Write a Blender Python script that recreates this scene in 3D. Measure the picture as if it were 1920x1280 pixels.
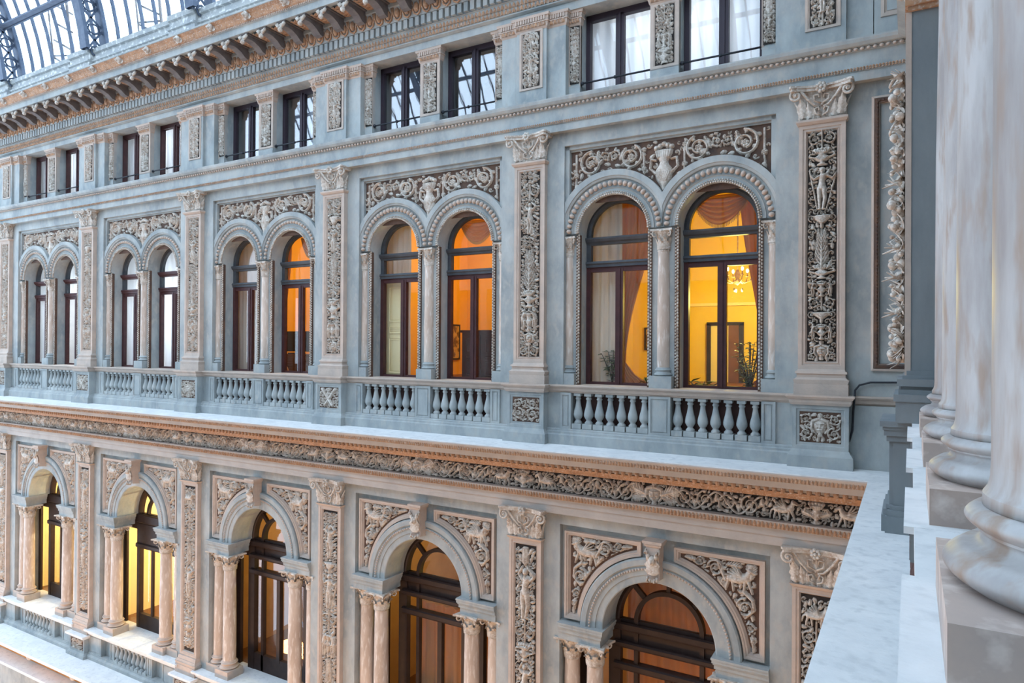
import bpy, bmesh, math, random
import numpy as np
from mathutils import Matrix, Vector
for o in list(bpy.data.objects): bpy.data.objects.remove(o)
scene = bpy.context.scene
COL = scene.collection
PI = math.pi
sin, cos = math.sin, math.cos
rnd = random.Random(7)

# ------------------------------------------------------------------ camera
def setup_camera():
    yaw, pitch, roll = math.radians(30.253), math.radians(0.2797), math.radians(0.3695)
    f = Vector((-sin(yaw)*cos(pitch), cos(yaw)*cos(pitch), sin(pitch)))
    r = Vector((cos(yaw), sin(yaw), 0)); u = r.cross(f)
    r2 = r*cos(roll) + u*sin(roll); u2 = -r*sin(roll) + u*cos(roll)
    cd = bpy.data.cameras.new('camera'); cam = bpy.data.objects.new('camera', cd); COL.objects.link(cam)
    m = Matrix((r2, u2, -f)).transposed().to_4x4(); m.translation = (0, -10, 0)
    cam.matrix_world = m
    cd.sensor_fit = 'HORIZONTAL'; cd.sensor_width = 36.0; cd.lens = 1281.75/1920*36
    cd.clip_start = 0.05; cd.clip_end = 300
    scene.camera = cam
setup_camera()
# ------------------------------------------------------------------ sky, exposure
world = bpy.data.worlds.new('sky'); scene.world = world; world.use_nodes = True
wb = world.node_tree.nodes['Background']
wb.inputs[0].default_value = (0.62, 0.79, 1.0, 1); wb.inputs[1].default_value = 4.6
scene.view_settings.view_transform = 'Standard'; scene.view_settings.look = 'None'
scene.view_settings.gamma = 1; scene.view_settings.use_curve_mapping = False
scene.view_settings.exposure = 0.0

# ------------------------------------------------------------------ layout constants (metres, eye level z = 0)
S = 4.478
def PX(k): return -1.038 - S*k
def BX(k): return PX(k) - S/2
LSH = -0.045                      # lower storey sits a hair to the left
NB = 5
FROM = ['first from right', 'second from right', 'third from right', 'fourth from right', 'fifth from right', 'sixth from right']

# ------------------------------------------------------------------ materials
MATS = {}
def s2l(c): return tuple(((v/255+0.055)/1.055)**2.4 if v/255 > 0.04045 else v/255/12.92 for v in c)
def mat(name, c1, c2=None, rough=0.8, scale=3.0, bump=0.0, bscale=40, metal=0.0, stretch=(1, 1, 1), c3=None, detail=6, spec=0.3, contrast=(0.35, 0.7), objspace=False):
    if name in MATS: return MATS[name]
    m = bpy.data.materials.new(name); m.use_nodes = True; nt = m.node_tree; N = nt.nodes; L = nt.links
    b = N['Principled BSDF']; b.inputs['Roughness'].default_value = rough; b.inputs['Metallic'].default_value = metal
    b.inputs['Specular IOR Level'].default_value = spec
    c1 = s2l(c1); b.inputs['Base Color'].default_value = (*c1, 1)
    if c2 is not None or bump:
        if objspace:
            tc = N.new('ShaderNodeTexCoord'); src = tc.outputs['Object']
        else:
            g = N.new('ShaderNodeNewGeometry'); src = g.outputs['Position']
        mp = N.new('ShaderNodeMapping'); mp.inputs['Scale'].default_value = stretch; L.new(src, mp.inputs[0])
    if c2 is not None:
        n = N.new('ShaderNodeTexNoise'); n.inputs['Scale'].default_value = scale; n.inputs['Detail'].default_value = detail
        n.inputs['Roughness'].default_value = 0.62
        L.new(mp.outputs[0], n.inputs['Vector'])
        r = N.new('ShaderNodeValToRGB'); L.new(n.outputs[0], r.inputs[0])
        e = r.color_ramp.elements; e[0].position, e[1].position = contrast
        e[0].color = (*c1, 1); e[1].color = (*s2l(c2), 1)
        out = r.outputs[0]
        if c3 is not None:
            n2 = N.new('ShaderNodeTexNoise'); n2.inputs['Scale'].default_value = scale*4.3; n2.inputs['Detail'].default_value = 4
            L.new(mp.outputs[0], n2.inputs['Vector'])
            r2 = N.new('ShaderNodeValToRGB'); L.new(n2.outputs[0], r2.inputs[0])
            r2.color_ramp.elements[0].position = 0.52; r2.color_ramp.elements[1].position = 0.72
            mx = N.new('ShaderNodeMix'); mx.data_type = 'RGBA'
            L.new(r2.outputs[0], mx.inputs[0]); L.new(out, mx.inputs[6]); mx.inputs[7].default_value = (*s2l(c3), 1)
            out = mx.outputs[2]
        L.new(out, b.inputs['Base Color'])
    if bump:
        n3 = N.new('ShaderNodeTexNoise'); n3.inputs['Scale'].default_value = bscale; n3.inputs['Detail'].default_value = 5
        L.new(mp.outputs[0], n3.inputs['Vector'])
        bp = N.new('ShaderNodeBump'); bp.inputs['Strength'].default_value = bump; bp.inputs['Distance'].default_value = 0.02
        L.new(n3.outputs[0], bp.inputs['Height']); L.new(bp.outputs[0], b.inputs['Normal'])
    MATS[name] = m; return m
def emit(name, c, s):
    if name in MATS: return MATS[name]
    m = bpy.data.materials.new(name); m.use_nodes = True; nt = m.node_tree
    b = nt.nodes['Principled BSDF']; b.inputs['Base Color'].default_value = (*c, 1)
    b.inputs['Emission Color'].default_value = (*c, 1); b.inputs['Emission Strength'].default_value = s
    MATS[name] = m; return m
def glass(name, ior=1.5, tint=(1, 1, 1), rough=0.0):
    if name in MATS: return MATS[name]
    m = bpy.data.materials.new(name); m.use_nodes = True; nt = m.node_tree; N = nt.nodes; L = nt.links
    N.remove(N['Principled BSDF']); out = N['Material Output']
    # thin sheet: both faces reflect like the outer side of the glass
    gm = N.new('ShaderNodeNewGeometry'); mr = N.new('ShaderNodeMapRange'); mr.inputs['To Min'].default_value = ior; mr.inputs['To Max'].default_value = 1/ior
    fr = N.new('ShaderNodeFresnel'); L.new(gm.outputs['Backfacing'], mr.inputs['Value']); L.new(mr.outputs[0], fr.inputs[0])
    t = N.new('ShaderNodeBsdfTransparent'); t.inputs[0].default_value = (*tint, 1)
    g = N.new('ShaderNodeBsdfGlossy'); g.inputs['Roughness'].default_value = rough
    bn = N.new('ShaderNodeTexNoise'); bn.inputs['Scale'].default_value = 1.3; bn.inputs['Detail'].default_value = 1
    bp = N.new('ShaderNodeBump'); bp.inputs['Strength'].default_value = 0.05; bp.inputs['Distance'].default_value = 0.02
    L.new(bn.outputs[0], bp.inputs['Height']); L.new(bp.outputs[0], g.inputs['Normal'])
    mx = N.new('ShaderNodeMixShader'); L.new(fr.outputs[0], mx.inputs[0]); L.new(t.outputs[0], mx.inputs[1]); L.new(g.outputs[0], mx.inputs[2])
    L.new(mx.outputs[0], out.inputs[0]); MATS[name] = m; return m
def cloth(name, c, trans=0.4):
    if name in MATS: return MATS[name]
    m = bpy.data.materials.new(name); m.use_nodes = True; nt = m.node_tree; N = nt.nodes; L = nt.links
    N.remove(N['Principled BSDF']); out = N['Material Output']; c = s2l(c)
    n = N.new('ShaderNodeTexNoise'); n.inputs['Scale'].default_value = 6; n.inputs['Detail'].default_value = 3
    g = N.new('ShaderNodeNewGeometry'); mp = N.new('ShaderNodeMapping'); mp.inputs['Scale'].default_value = (3, 3, .3)
    L.new(g.outputs['Position'], mp.inputs[0]); L.new(mp.outputs[0], n.inputs['Vector'])
    r = N.new('ShaderNodeValToRGB'); L.new(n.outputs[0], r.inputs[0])
    r.color_ramp.elements[0].color = (*[v*.8 for v in c], 1); r.color_ramp.elements[1].color = (*c, 1)
    d = N.new('ShaderNodeBsdfDiffuse'); t = N.new('ShaderNodeBsdfTranslucent')
    L.new(r.outputs[0], d.inputs[0]); L.new(r.outputs[0], t.inputs[0])
    mx = N.new('ShaderNodeMixShader'); mx.inputs[0].default_value = trans
    L.new(d.outputs[0], mx.inputs[1]); L.new(t.outputs[0], mx.inputs[2]); L.new(mx.outputs[0], out.inputs[0])
    MATS[name] = m; return m
PLASTER = mat('plaster', (134, 141, 142), (172, 175, 172), rough=.9, scale=2.1, bump=.3, bscale=14, stretch=(1, 1, .55), c3=(164, 163, 158))
TRIM = mat('stone_trim', (188, 170, 156), (168, 156, 146), rough=.85, scale=4, bump=.2, bscale=25)
LEDGE = mat('ledge_stone', (206, 208, 208), (222, 222, 220), rough=.85, scale=2.5, bump=.25, bscale=20, c3=(196, 198, 198))
RELIEF = mat('carved_stucco', (200, 194, 184), (152, 132, 114), rough=.8, scale=9, bump=.15, bscale=60, c3=(214, 210, 204))
GROUND = mat('relief_ground', (100, 76, 62), (70, 58, 54), rough=.9, scale=7, bump=.2, bscale=30)
GROUND2 = mat('relief_ground_dark', (56, 50, 46), (44, 41, 40), rough=.9, scale=7, bump=.2, bscale=30)
OCHRE = mat('ochre_moulding', (178, 138, 106), (136, 106, 84), rough=.85, scale=8, bump=.2, bscale=40, c3=(186, 172, 160))
MARBLE = mat('column_marble', (196, 180, 166), (168, 150, 136), rough=.5, scale=2.2, stretch=(2.2, 2.2, .5), c3=(214, 206, 198), bump=.05, bscale=10)
WMARBLE = mat('veined_marble', (146, 140, 137), (178, 176, 174), rough=.45, scale=1.9, stretch=(2.0, 2.0, .45), c3=(152, 134, 120), spec=.35, bump=.04, bscale=6, contrast=(.4,.64))
PLINTHM = mat('plinth_marble', (192, 170, 156), (168, 154, 146), rough=.6, scale=3, c3=(214, 200, 190))
DARKPIER = mat('slate_plaster', (112, 120, 124), (134, 139, 140), rough=.85, scale=1.4, bump=.2, bscale=16, stretch=(1, 1, .4))
SLATE = mat('slate_paint', (58, 62, 68), (74, 78, 82), rough=.5, scale=6)
MAROON = mat('maroon_paint', (74, 44, 44), (60, 36, 38), rough=.5, scale=8)
BROWN = mat('brown_wood', (52, 38, 34), (38, 28, 27), rough=.5, scale=7)
BACKING = mat('maroon_backing', (84, 62, 58), (66, 50, 48), rough=.9, scale=5)
BRACKET = mat('bracket_stone', (116, 108, 104), (96, 92, 92), rough=.85, scale=8, bump=.2)
PEEL = mat('peeling_stucco', (172, 172, 168), (150, 154, 156), rough=.9, scale=2.2, bump=.5, bscale=18, c3=(226, 226, 222))
STEEL = mat('blue_steel', (96, 106, 122), (72, 84, 102), rough=.6, scale=6, bump=.1)
IRON = mat('black_iron', (40, 42, 48), rough=.5)
GLASS = glass('window_glass', 1.55)
GLASSR = glass('window_glass_mirror', 2.3)
ROOFGLASS = glass('roof_glass', 1.45, (.95, .97, .98))

# ------------------------------------------------------------------ mesh helpers
class MB:
    def __init__(s): s.v = []; s.f = []; s.sm = []
    def add(s, vs, fs, smooth=False):
        n = len(s.v); s.v += [tuple(v) for v in vs]
        for f in fs: s.f.append(tuple(i+n for i in f)); s.sm.append(smooth)
        return s
    def box(s, x0, x1, y0, y1, z0, z1):
        return s.add([(x0,y0,z0),(x1,y0,z0),(x1,y1,z0),(x0,y1,z0),(x0,y0,z1),(x1,y0,z1),(x1,y1,z1),(x0,y1,z1)],
                     [(0,3,2,1),(4,5,6,7),(0,1,5,4),(1,2,6,5),(2,3,7,6),(3,0,4,7)])
    def bar(s, a, b, w, d=None):
        a = Vector(a); b = Vector(b); d = d or w; t = (b-a).normalized()
        up = Vector((0,0,1)) if abs(t.z) < .9 else Vector((0,1,0))
        n = t.cross(up).normalized(); m = n.cross(t)
        vs = [p + n*i*w/2 + m*j*d/2 for p in (a, b) for i, j in ((-1,-1),(1,-1),(1,1),(-1,1))]
        return s.add(vs, [(0,3,2,1),(4,5,6,7),(0,1,5,4),(1,2,6,5),(2,3,7,6),(3,0,4,7)])
    def stack(s, rows, yb):
        # rows (z0,z1,hw0,yf0,hw1,yf1): frustum slabs that wrap front and both sides
        for z0, z1, h0, f0, h1, f1 in rows:
            s.add([(-h0,f0,z0),(h0,f0,z0),(h0,yb,z0),(-h0,yb,z0),(-h1,f1,z1),(h1,f1,z1),(h1,yb,z1),(-h1,yb,z1)],
                  [(0,3,2,1),(4,5,6,7),(0,1,5,4),(1,2,6,5),(2,3,7,6),(3,0,4,7)])
        return s
    def prism_x(s, prof, x0, x1):
        n = len(prof); vs = [(x0,y,z) for y,z in prof] + [(x1,y,z) for y,z in prof]
        fs = [(i,(i+1)%n,n+(i+1)%n,n+i) for i in range(n)] + [tuple(range(n))[::-1], tuple(range(n,2*n))]
        return s.add(vs, fs)
    def prism_y(s, poly, y0, y1):
        n = len(poly); vs = [(x,y0,z) for x,z in poly] + [(x,y1,z) for x,z in poly]
        fs = [(i,(i+1)%n,n+(i+1)%n,n+i) for i in range(n)] + [tuple(range(n))[::-1], tuple(range(n,2*n))]
        return s.add(vs, fs)
    def prism_z(s, poly, z0, z1):
        n = len(poly); vs = [(x,y,z0) for x,y in poly] + [(x,y,z1) for x,y in poly]
        fs = [(i,(i+1)%n,n+(i+1)%n,n+i) for i in range(n)] + [tuple(range(n))[::-1], tuple(range(n,2*n))]
        return s.add(vs, fs)
    def rectframe(s, x0, x1, z0, z1, prof):
        # prof: (inset, y) nested rectangles, mitred corners
        vs = []
        for i, y in prof: vs += [(x0+i,y,z0+i),(x1-i,y,z0+i),(x1-i,y,z1-i),(x0+i,y,z1-i)]
        fs = []
        for k in range(len(prof)-1):
            a = 4*k
            for j in range(4): fs.append((a+j, a+(j+1)%4, a+4+(j+1)%4, a+4+j))
        return s.add(vs, fs)
    def lathe(s, prof, c=(0,0), n=20, a0=0, a1=2*PI, smooth=True):
        full = abs(a1-a0-2*PI) < 1e-6; m = n if full else n+1; vs = []
        for r, z in prof:
            for i in range(m):
                a = a0+(a1-a0)*i/n; vs.append((c[0]+r*cos(a), c[1]+r*sin(a), z))
        fs = []
        for k in range(len(prof)-1):
            for i in range(n):
                j = (i+1) % m; fs.append((k*m+i, k*m+j, (k+1)*m+j, (k+1)*m+i))
        return s.add(vs, fs, smooth)
    def tube(s, pts, rad, n=6):
        pts = [Vector(p) for p in pts]; vs = []; k = len(pts)
        if not hasattr(rad, '__len__'): rad = [rad]*k
        prev = None
        for i, p in enumerate(pts):
            t = (pts[min(i+1,k-1)]-pts[max(i-1,0)]).normalized()
            if prev is None:
                up = Vector((0,0,1)) if abs(t.z) < .9 else Vector((0,1,0)); a = t.cross(up).normalized()
            else:
                a = (prev - t*prev.dot(t)).normalized()
            prev = a; b = t.cross(a)
            for j in range(n):
                w = 2*PI*j/n; vs.append(p + (a*cos(w)+b*sin(w))*rad[i])
        fs = [(i*n+j, i*n+(j+1)%n, (i+1)*n+(j+1)%n, (i+1)*n+j) for i in range(k-1) for j in range(n)]
        fs += [tuple(range(n)), tuple(range((k-1)*n, k*n))[::-1]]
        return s.add(vs, fs, True)
    def ell(s, c, r, nu=8, nv=5):
        vs = [(c[0],c[1],c[2]+r[2])]
        for i in range(1, nv):
            t = PI*i/nv
            for j in range(nu):
                a = 2*PI*j/nu; vs.append((c[0]+r[0]*sin(t)*cos(a), c[1]+r[1]*sin(t)*sin(a), c[2]+r[2]*cos(t)))
        vs.append((c[0],c[1],c[2]-r[2])); fs = [(0,1+j,1+(j+1)%nu) for j in range(nu)]
        for i in range(nv-2):
            for j in range(nu): fs.append((1+i*nu+j, 1+(i+1)*nu+j, 1+(i+1)*nu+(j+1)%nu, 1+i*nu+(j+1)%nu))
        l = len(vs)-1; fs += [(l, 1+(nv-2)*nu+(j+1)%nu, 1+(nv-2)*nu+j) for j in range(nu)]
        return s.add(vs, fs, True)
    def arc(s, prof, cx, cz, a0=0, a1=PI, n=40, clip=None):
        # prof: open list (R, y) swept around the y axis
        m = len(prof); vs = []
        for i in range(n+1):
            a = a0+(a1-a0)*i/n
            for R, y in prof:
                if clip and abs(cos(a)) > 1e-6: R = min(R, clip/abs(cos(a)))
                vs.append((cx+R*cos(a), y, cz+R*sin(a)))
        fs = [(i*m+k, (i+1)*m+k, (i+1)*m+k+1, i*m+k+1) for i in range(n) for k in range(m-1)]
        return s.add(vs, fs)
    def leaf(s, base, out, up, w, h, curl, nu=4, nv=6):
        # acanthus leaf: base point, outward and upward unit vectors, lobed edge, tip rolls outward
        base, out, up = Vector(base), Vector(out), Vector(up); side = out.cross(up); vs = []
        for j in range(nv+1):
            t = j/nv; ww = w*(.75+.35*sin(PI*min(1, t*1.15)))*(1-.55*t**4)*(1+.16*(1 if j % 2 else -1))
            o = .03*h + curl*max(0, (t-.4)/.6)**1.6 + .05*w*(j % 2); z = h*(t if t < .8 else .8+.2*sin((t-.8)/.2*PI)*.5)
            for i in range(nu+1):
                q = i/nu*2-1; vs.append(base + side*(q*ww/2) + up*z + out*(o + .12*w*(1-q*q) ))
        m = nu+1; fs = [(j*m+i, j*m+i+1, (j+1)*m+i+1, (j+1)*m+i) for j in range(nv) for i in range(nu)]
        return s.add(vs, fs, True)
    def flame(s, base, out, up, w, h, curl, nv=8):
        # slim pointed acanthus leaf with a raised midrib and notched edge
        base, out, up = Vector(base), Vector(out), Vector(up); side = out.cross(up); vs = []
        for j in range(nv+1):
            t = j/nv; ww = w*(.55+.6*sin(PI*min(1, .1+t)))*(1-t**3)*(1.12 if j % 2 else .84)
            o = curl*t**2.2
            for q, d in ((-1, 0), (-.45, .1*w), (0, .26*w), (.45, .1*w), (1, 0)): vs.append(base+side*(q*ww/2)+up*(h*t)+out*(o+d*(1-.5*t)+(.05*w if j % 2 else 0)))
        return s.add(vs, [(j*5+i, j*5+i+1, (j+1)*5+i+1, (j+1)*5+i) for j in range(nv) for i in range(4)], True)
    def mesh(s, name, m):
        me = bpy.data.meshes.new(name); me.from_pydata(s.v, [], s.f)
        me.polygons.foreach_set('use_smooth', s.sm)
        if len(s.f) < 60000:
            bm = bmesh.new(); bm.from_mesh(me); bmesh.ops.recalc_face_normals(bm, faces=bm.faces); bm.to_mesh(me); bm.free()
        me.materials.append(m); me.update(); return me
CACHE = {}
def cached(key, m, fn):
    k = (key, m.name)
    if k not in CACHE:
        b = MB(); fn(b); CACHE[k] = b.mesh(key, m)
    return CACHE[k]
def tag(o, label=None, cat=None, group=None, kind=None):
    if label: o['label'] = label
    if cat: o['category'] = cat
    if group: o['group'] = group
    if kind: o['kind'] = kind
    return o
def thing(name, label, cat, loc, group=None, kind=None, rz=0):
    o = bpy.data.objects.new(name, None); COL.objects.link(o); o.location = loc; o.empty_display_size = .2; o.rotation_euler.z = rz
    return tag(o, label, cat, group, kind)
def ob(name, me, parent=None, loc=(0,0,0), rot=None, scale=None, kind=None):
    o = bpy.data.objects.new(name, me); COL.objects.link(o); o.location = loc
    if parent is not None: o.parent = parent
    if rot: o.rotation_euler = rot
    if scale: o.scale = scale
    if kind: o['kind'] = kind
    return o
def part(name, key, m, parent, fn, dz=True, loc=None, **kw):
    # meshes are authored with y and z absolute and x relative to the thing
    me = cached(key, m, fn)
    if loc is None: loc = (0, -parent.location.y, -parent.location.z)
    return ob(name, me, parent, loc, **kw)
def single(name, label, cat, m, fn, loc=(0,0,0), kind=None, group=None, key=None):
    if key: me = cached(key, m, fn)
    else:
        b = MB(); fn(b); me = b.mesh(name, m)
    return tag(ob(name, me, None, loc), label, cat, group, kind)
# ------------------------------------------------------------------ carved relief: a height field cut out of its ground
class Rel:
    def __init__(s, w, h, c):
        s.w, s.h, s.c = w, h, c; s.nx, s.ny = int(round(w/c))+1, int(round(h/c))+1
        s.cx, s.cy = w/(s.nx-1), h/(s.ny-1)
        s.a = np.zeros((s.ny, s.nx), np.float32); s.X = np.arange(s.nx)*s.cx; s.Y = np.arange(s.ny)*s.cy
    def disc(s, x, y, r, h=1.0, ry=None):
        ry = ry or r; r = max(r, s.c*.9); ry = max(ry, s.c*.9)
        i0, i1 = max(0, int((x-r)/s.cx)), min(s.nx, int((x+r)/s.cx)+2); j0, j1 = max(0, int((y-ry)/s.cy)), min(s.ny, int((y+ry)/s.cy)+2)
        if i0 >= i1 or j0 >= j1: return
        d = ((s.X[i0:i1][None, :]-x)/r)**2 + ((s.Y[j0:j1][:, None]-y)/ry)**2
        v = h*np.sqrt(np.clip(1-d, 0, 1)); np.maximum(s.a[j0:j1, i0:i1], v, out=s.a[j0:j1, i0:i1])
    def stroke(s, P, r0, r1=None, h=.8):
        r1 = r0 if r1 is None else r1; P = [np.array(p, float) for p in P]
        L = [0.0]
        for a, b in zip(P, P[1:]): L.append(L[-1]+float(np.hypot(*(b-a))))
        T = max(L[-1], 1e-6); n = max(2, int(T/(max(min(r0, r1), s.c)*.5))+1); k = 0
        for i in range(n):
            l = T*i/(n-1)
            while k < len(L)-2 and l > L[k+1]: k += 1
            t = (l-L[k])/max(L[k+1]-L[k], 1e-9); p = P[k]+(P[k+1]-P[k])*t; q = l/T; r = r0+(r1-r0)*q
            s.disc(p[0], p[1], r, h*(.7+.3*r/max(r0, r1)))
    def leaf(s, x, y, ang, L, W, h=.8, bend=0.0):
        pts = []; n = 7
        for i in range(n+1):
            t = i/n; a = ang+bend*t
            pts.append((x, y, a)); x += cos(a)*L/n; y += sin(a)*L/n
        s.stroke([(p[0], p[1]) for p in pts], W*.16, W*.05, h)
        for i, (px, py, a) in enumerate(pts[:-1]):
            t = (i+.4)/n; l = W*.62*sin(PI*(.12+.85*t))
            for sg in (-1, 1):
                b = a+sg*(.95-.3*t); s.stroke([(px, py), (px+cos(b)*l, py+sin(b)*l)], W*.13, W*.06, h*.8)
    def flower(s, x, y, R, h=1.0, n=6):
        for i in range(n):
            a = 2*PI*i/n+.3; s.disc(x+cos(a)*R*.6, y+sin(a)*R*.6, R*.36, h*.8)
        s.disc(x, y, R*.28, h)
    def spiral(s, x, y, R, a0, d=1, turns=1.35, w=.12, h=.8, leafy=True):
        n = 30; P = []; w = w*.72
        for i in range(n+1):
            t = i/n; a = a0+d*turns*2*PI*t; r = R*(1-.66*t); P.append((x+r*cos(a), y+r*sin(a)))
        s.stroke(P, R*w, R*w*.75, h); s.flower(x, y, R*.32, h*1.1)
        if leafy:
            for i in range(0, 20, 3):
                a = a0+d*turns*2*PI*i/n; r = R*(1-.66*i/n)
                s.leaf(x+r*cos(a), y+r*sin(a), a+d*(.75 if i % 2 else 2.3), R*(.42 if i % 2 else .3), R*.26, h*.85, bend=d*.9)
    def figure(s, x, y, H, sway=0.03, arms='up', h=1.0):
        c = sway*H
        s.disc(x, y+.93*H, .06*H, h, .07*H); s.disc(x, y+.96*H, .07*H, h*.8, .05*H)
        s.stroke([(x, y+.86*H), (x+c, y+.78*H)], .035*H, .05*H, h)
        for i in range(9):
            t = i/8; s.disc(x+c*(1-t)-c*.6*sin(PI*t), y+(.8-.3*t)*H, (.1-.03*sin(PI*t))*H, h, .06*H)
        for sg in (-1, 1):
            hx = x-c*.3+sg*.045*H
            s.stroke([(hx, y+.5*H), (hx+sg*.015*H+c*.4, y+.27*H), (hx-sg*.01*H, y+.03*H)], .062*H, .03*H, h*.95)
            s.disc(hx, y+.02*H, .045*H, h*.8, .025*H)
            sh = (x+c+sg*.1*H, y+.78*H)
            if arms == 'up': q = [sh, (sh[0]+sg*.08*H, sh[1]+.1*H), (x+sg*.07*H, y+1.02*H)]
            elif arms == 'staff': q = [sh, (sh[0]+sg*.1*H, sh[1]-.06*H), (sh[0]+sg*.17*H, sh[1]+.04*H)]
            else: q = [sh, (sh[0]+sg*.05*H, sh[1]-.16*H), (x+sg*.09*H, y+.45*H)]
            s.stroke(q, .036*H, .026*H, h*.9)
            if arms == 'staff': s.stroke([(q[-1][0]+sg*.03*H, y+.95*H), (x+sg*.1*H, y+.02*H)], .018*H, .018*H, .6)
    def mask(s, x, y, R, h=1.0):
        s.disc(x, y, R*.72, h*.8, R*.95)
        for sg in (-1, 1):
            s.stroke([(x+sg*.12*R, y+.3*R), (x+sg*.45*R, y+.32*R)], R*.12, R*.08, h*1.05)
            s.disc(x+sg*.34*R, y-.12*R, R*.26, h*.98); s.stroke([(x+sg*.2*R, y+.8*R), (x+sg*.85*R, y+.6*R), (x+sg*.95*R, y-.3*R), (x+sg*.6*R, y-.8*R)], R*.2, R*.12, h*.8)
        s.stroke([(x, y+.3*R), (x, y-.12*R)], R*.1, R*.15, h*1.2); s.stroke([(x-.22*R, y-.42*R), (x+.22*R, y-.42*R)], R*.1, R*.1, h*1.08)
        s.leaf(x, y+.7*R, PI/2, R*.8, R*.6, h*.8); s.leaf(x, y-.7*R, -PI/2, R*.6, R*.6, h*.8)
    def vase(s, x, y, H, W, h=1.0):
        K = []
        for t, r in ((0,.3),(.06,.32),(.12,.14),(.2,.12),(.28,.3),(.36,.42),(.44,.46),(.52,.42),(.6,.25),(.66,.2),(.72,.3),(.8,.44),(.86,.48)):
            K.append((t, r))
        for i in range(45):
            t = .86*i/44; q = max(k for k in range(len(K)-1) if K[k][0] <= t+1e-6); f = (t-K[q][0])/(K[q+1][0]-K[q][0])
            s.disc(x, y+t*H, (K[q][1]+(K[q+1][1]-K[q][1])*f)*W, h, H*.035)
        for i in range(-3, 4): s.stroke([(x+i*.1*W, y+.74*H), (x+i*.13*W, y+.86*H)], W*.05, W*.05, h*1.12); s.stroke([(x+i*.05*W, y+.3*H), (x+i*.11*W, y+.46*H)], W*.045, W*.045, h*1.1)
        for sg in (-1, 1):
            s.stroke([(x+sg*.42*W, y+.45*H), (x+sg*.72*W, y+.55*H), (x+sg*.66*W, y+.72*H), (x+sg*.4*W, y+.7*H)], W*.07, W*.05, h*.8)
        for i in range(5): s.disc(x+(i-2)*.2*W, y+(.93+.03*(2-abs(i-2)))*H, W*.13, h*.9)
    def horse(s, x, y, H, d=1, h=1.0):
        # winged beast, facing d
        s.stroke([(x-d*.32*H, y+.48*H), (x, y+.46*H), (x+d*.28*H, y+.55*H)], .15*H, .17*H, h)
        s.stroke([(x+d*.3*H, y+.6*H), (x+d*.42*H, y+.82*H)], .12*H, .08*H, h); s.stroke([(x+d*.4*H, y+.86*H), (x+d*.6*H, y+.76*H)], .085*H, .05*H, h)
        for q, k in ((-.34, -.1), (-.22, .05), (.24, -.05), (.34, .14)):
            s.stroke([(x+d*q*H, y+.42*H), (x+d*(q+k*.6)*H, y+.22*H), (x+d*(q+k)*H, y+.03*H)], .065*H, .035*H, h*.85)
        s.stroke([(x-d*.4*H, y+.52*H), (x-d*.55*H, y+.4*H), (x-d*.62*H, y+.15*H)], .05*H, .03*H, h*.7)
        for i in range(5): s.stroke([(x+d*.12*H, y+.58*H), (x-d*(.1+.09*i)*H, y+(.98-.1*i)*H)], .05*H, .03*H, h*.9)
    def fill(s, seed, n, r, h=.55):
        g = random.Random(seed)
        for _ in range(n):
            x, y = g.uniform(r, s.w-r), g.uniform(r, s.h-r); i, j = int(x/s.cx), int(y/s.cy)
            k = max(1, int(r*.8/s.cx)); q = s.a[max(0, j-k):j+k+1, max(0, i-k):i+k+1]
            if q.max() > .12: continue
            a = g.uniform(0, 2*PI); d = g.choice((-1, 1))
            if g.random() < .6:
                s.stroke([(x+cos(a+d*b)*r*(1.25-.2*b), y+sin(a+d*b)*r*(1.25-.2*b)) for b in (0, .6, 1.2, 1.8, 2.4, 3.0, 3.6, 4.2)], r*.27, r*.2, h); s.disc(x, y, r*.3, h)
            else: s.leaf(x-cos(a)*r, y-sin(a)*r, a, 2.3*r, r*1.4, h, bend=d*.8)
    def candelabrum(s, toks, seed):
        x = s.w/2; tot = sum(t[1] for t in toks); y = s.h; w = s.w
        for kind, wt in toks:
            H = s.h*wt/tot; y -= H; m = y+H/2
            if kind == 'scroll':
                R = min(w*.23, H*.42)
                for sg in (-1, 1): s.spiral(x+sg*w*.25, m, R, PI/2, -sg, 1.3, .14, .8)
                s.stroke([(x, y), (x, y+H)], w*.035, w*.03, .7)
            elif kind == 'plume':
                s.stroke([(x, y), (x, y+H*.95)], w*.05, w*.02, .9)
                for i in range(7):
                    t = i/7
                    for sg in (-1, 1): s.leaf(x, y+H*t*.8, PI/2-sg*(.75-.3*t), H*.3, w*.2, .8, bend=sg*.5)
            elif kind == 'figure': s.figure(x, y+H*.04, H*.88, .04, 'up')
            elif kind == 'staff': s.figure(x, y+H*.04, H*.92, .03, 'staff')
            elif kind == 'vase': s.vase(x, y+.02*H, H*.94, w*.62)
            elif kind == 'putti':
                for sg in (-1, 1): s.figure(x+sg*w*.3, y+.04*H, H*.86, -sg*.08, 'down')
                s.vase(x, y+H*.05, H*.8, w*.34)
            elif kind == 'mask':
                s.mask(x, m, min(w*.26, H*.36))
                for sg in (-1, 1): s.spiral(x+sg*w*.37, y+H*.24, w*.12, 0, sg, 1.1, .18, .7)
            elif kind == 'bowl':
                for i in range(6): s.disc(x, y+H*(.3+.08*i), w*(.12+.055*i), .95, H*.09)
                s.stroke([(x, y), (x, y+H*.4)], w*.06, w*.06, .8)
                for sg in (-1, 1): s.spiral(x+sg*w*.36, y+H*.6, min(w*.13, H*.3), -PI/2, sg, 1.1, .18, .75, False)
            elif kind == 'flowers':
                for i in range(3):
                    for sg in (-1, 0, 1): s.flower(x+sg*w*.28, y+H*(.2+.3*i)+abs(sg)*H*.08, min(w*.13, H*.15), .9)
        s.fill(seed, int(s.w*s.h/.00012), w*.085, .6); s.fill(seed+1, int(s.w*s.h/.0005), w*.05, .5)
        s.a[:, :1] = 0; s.a[:, -1:] = 0
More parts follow.
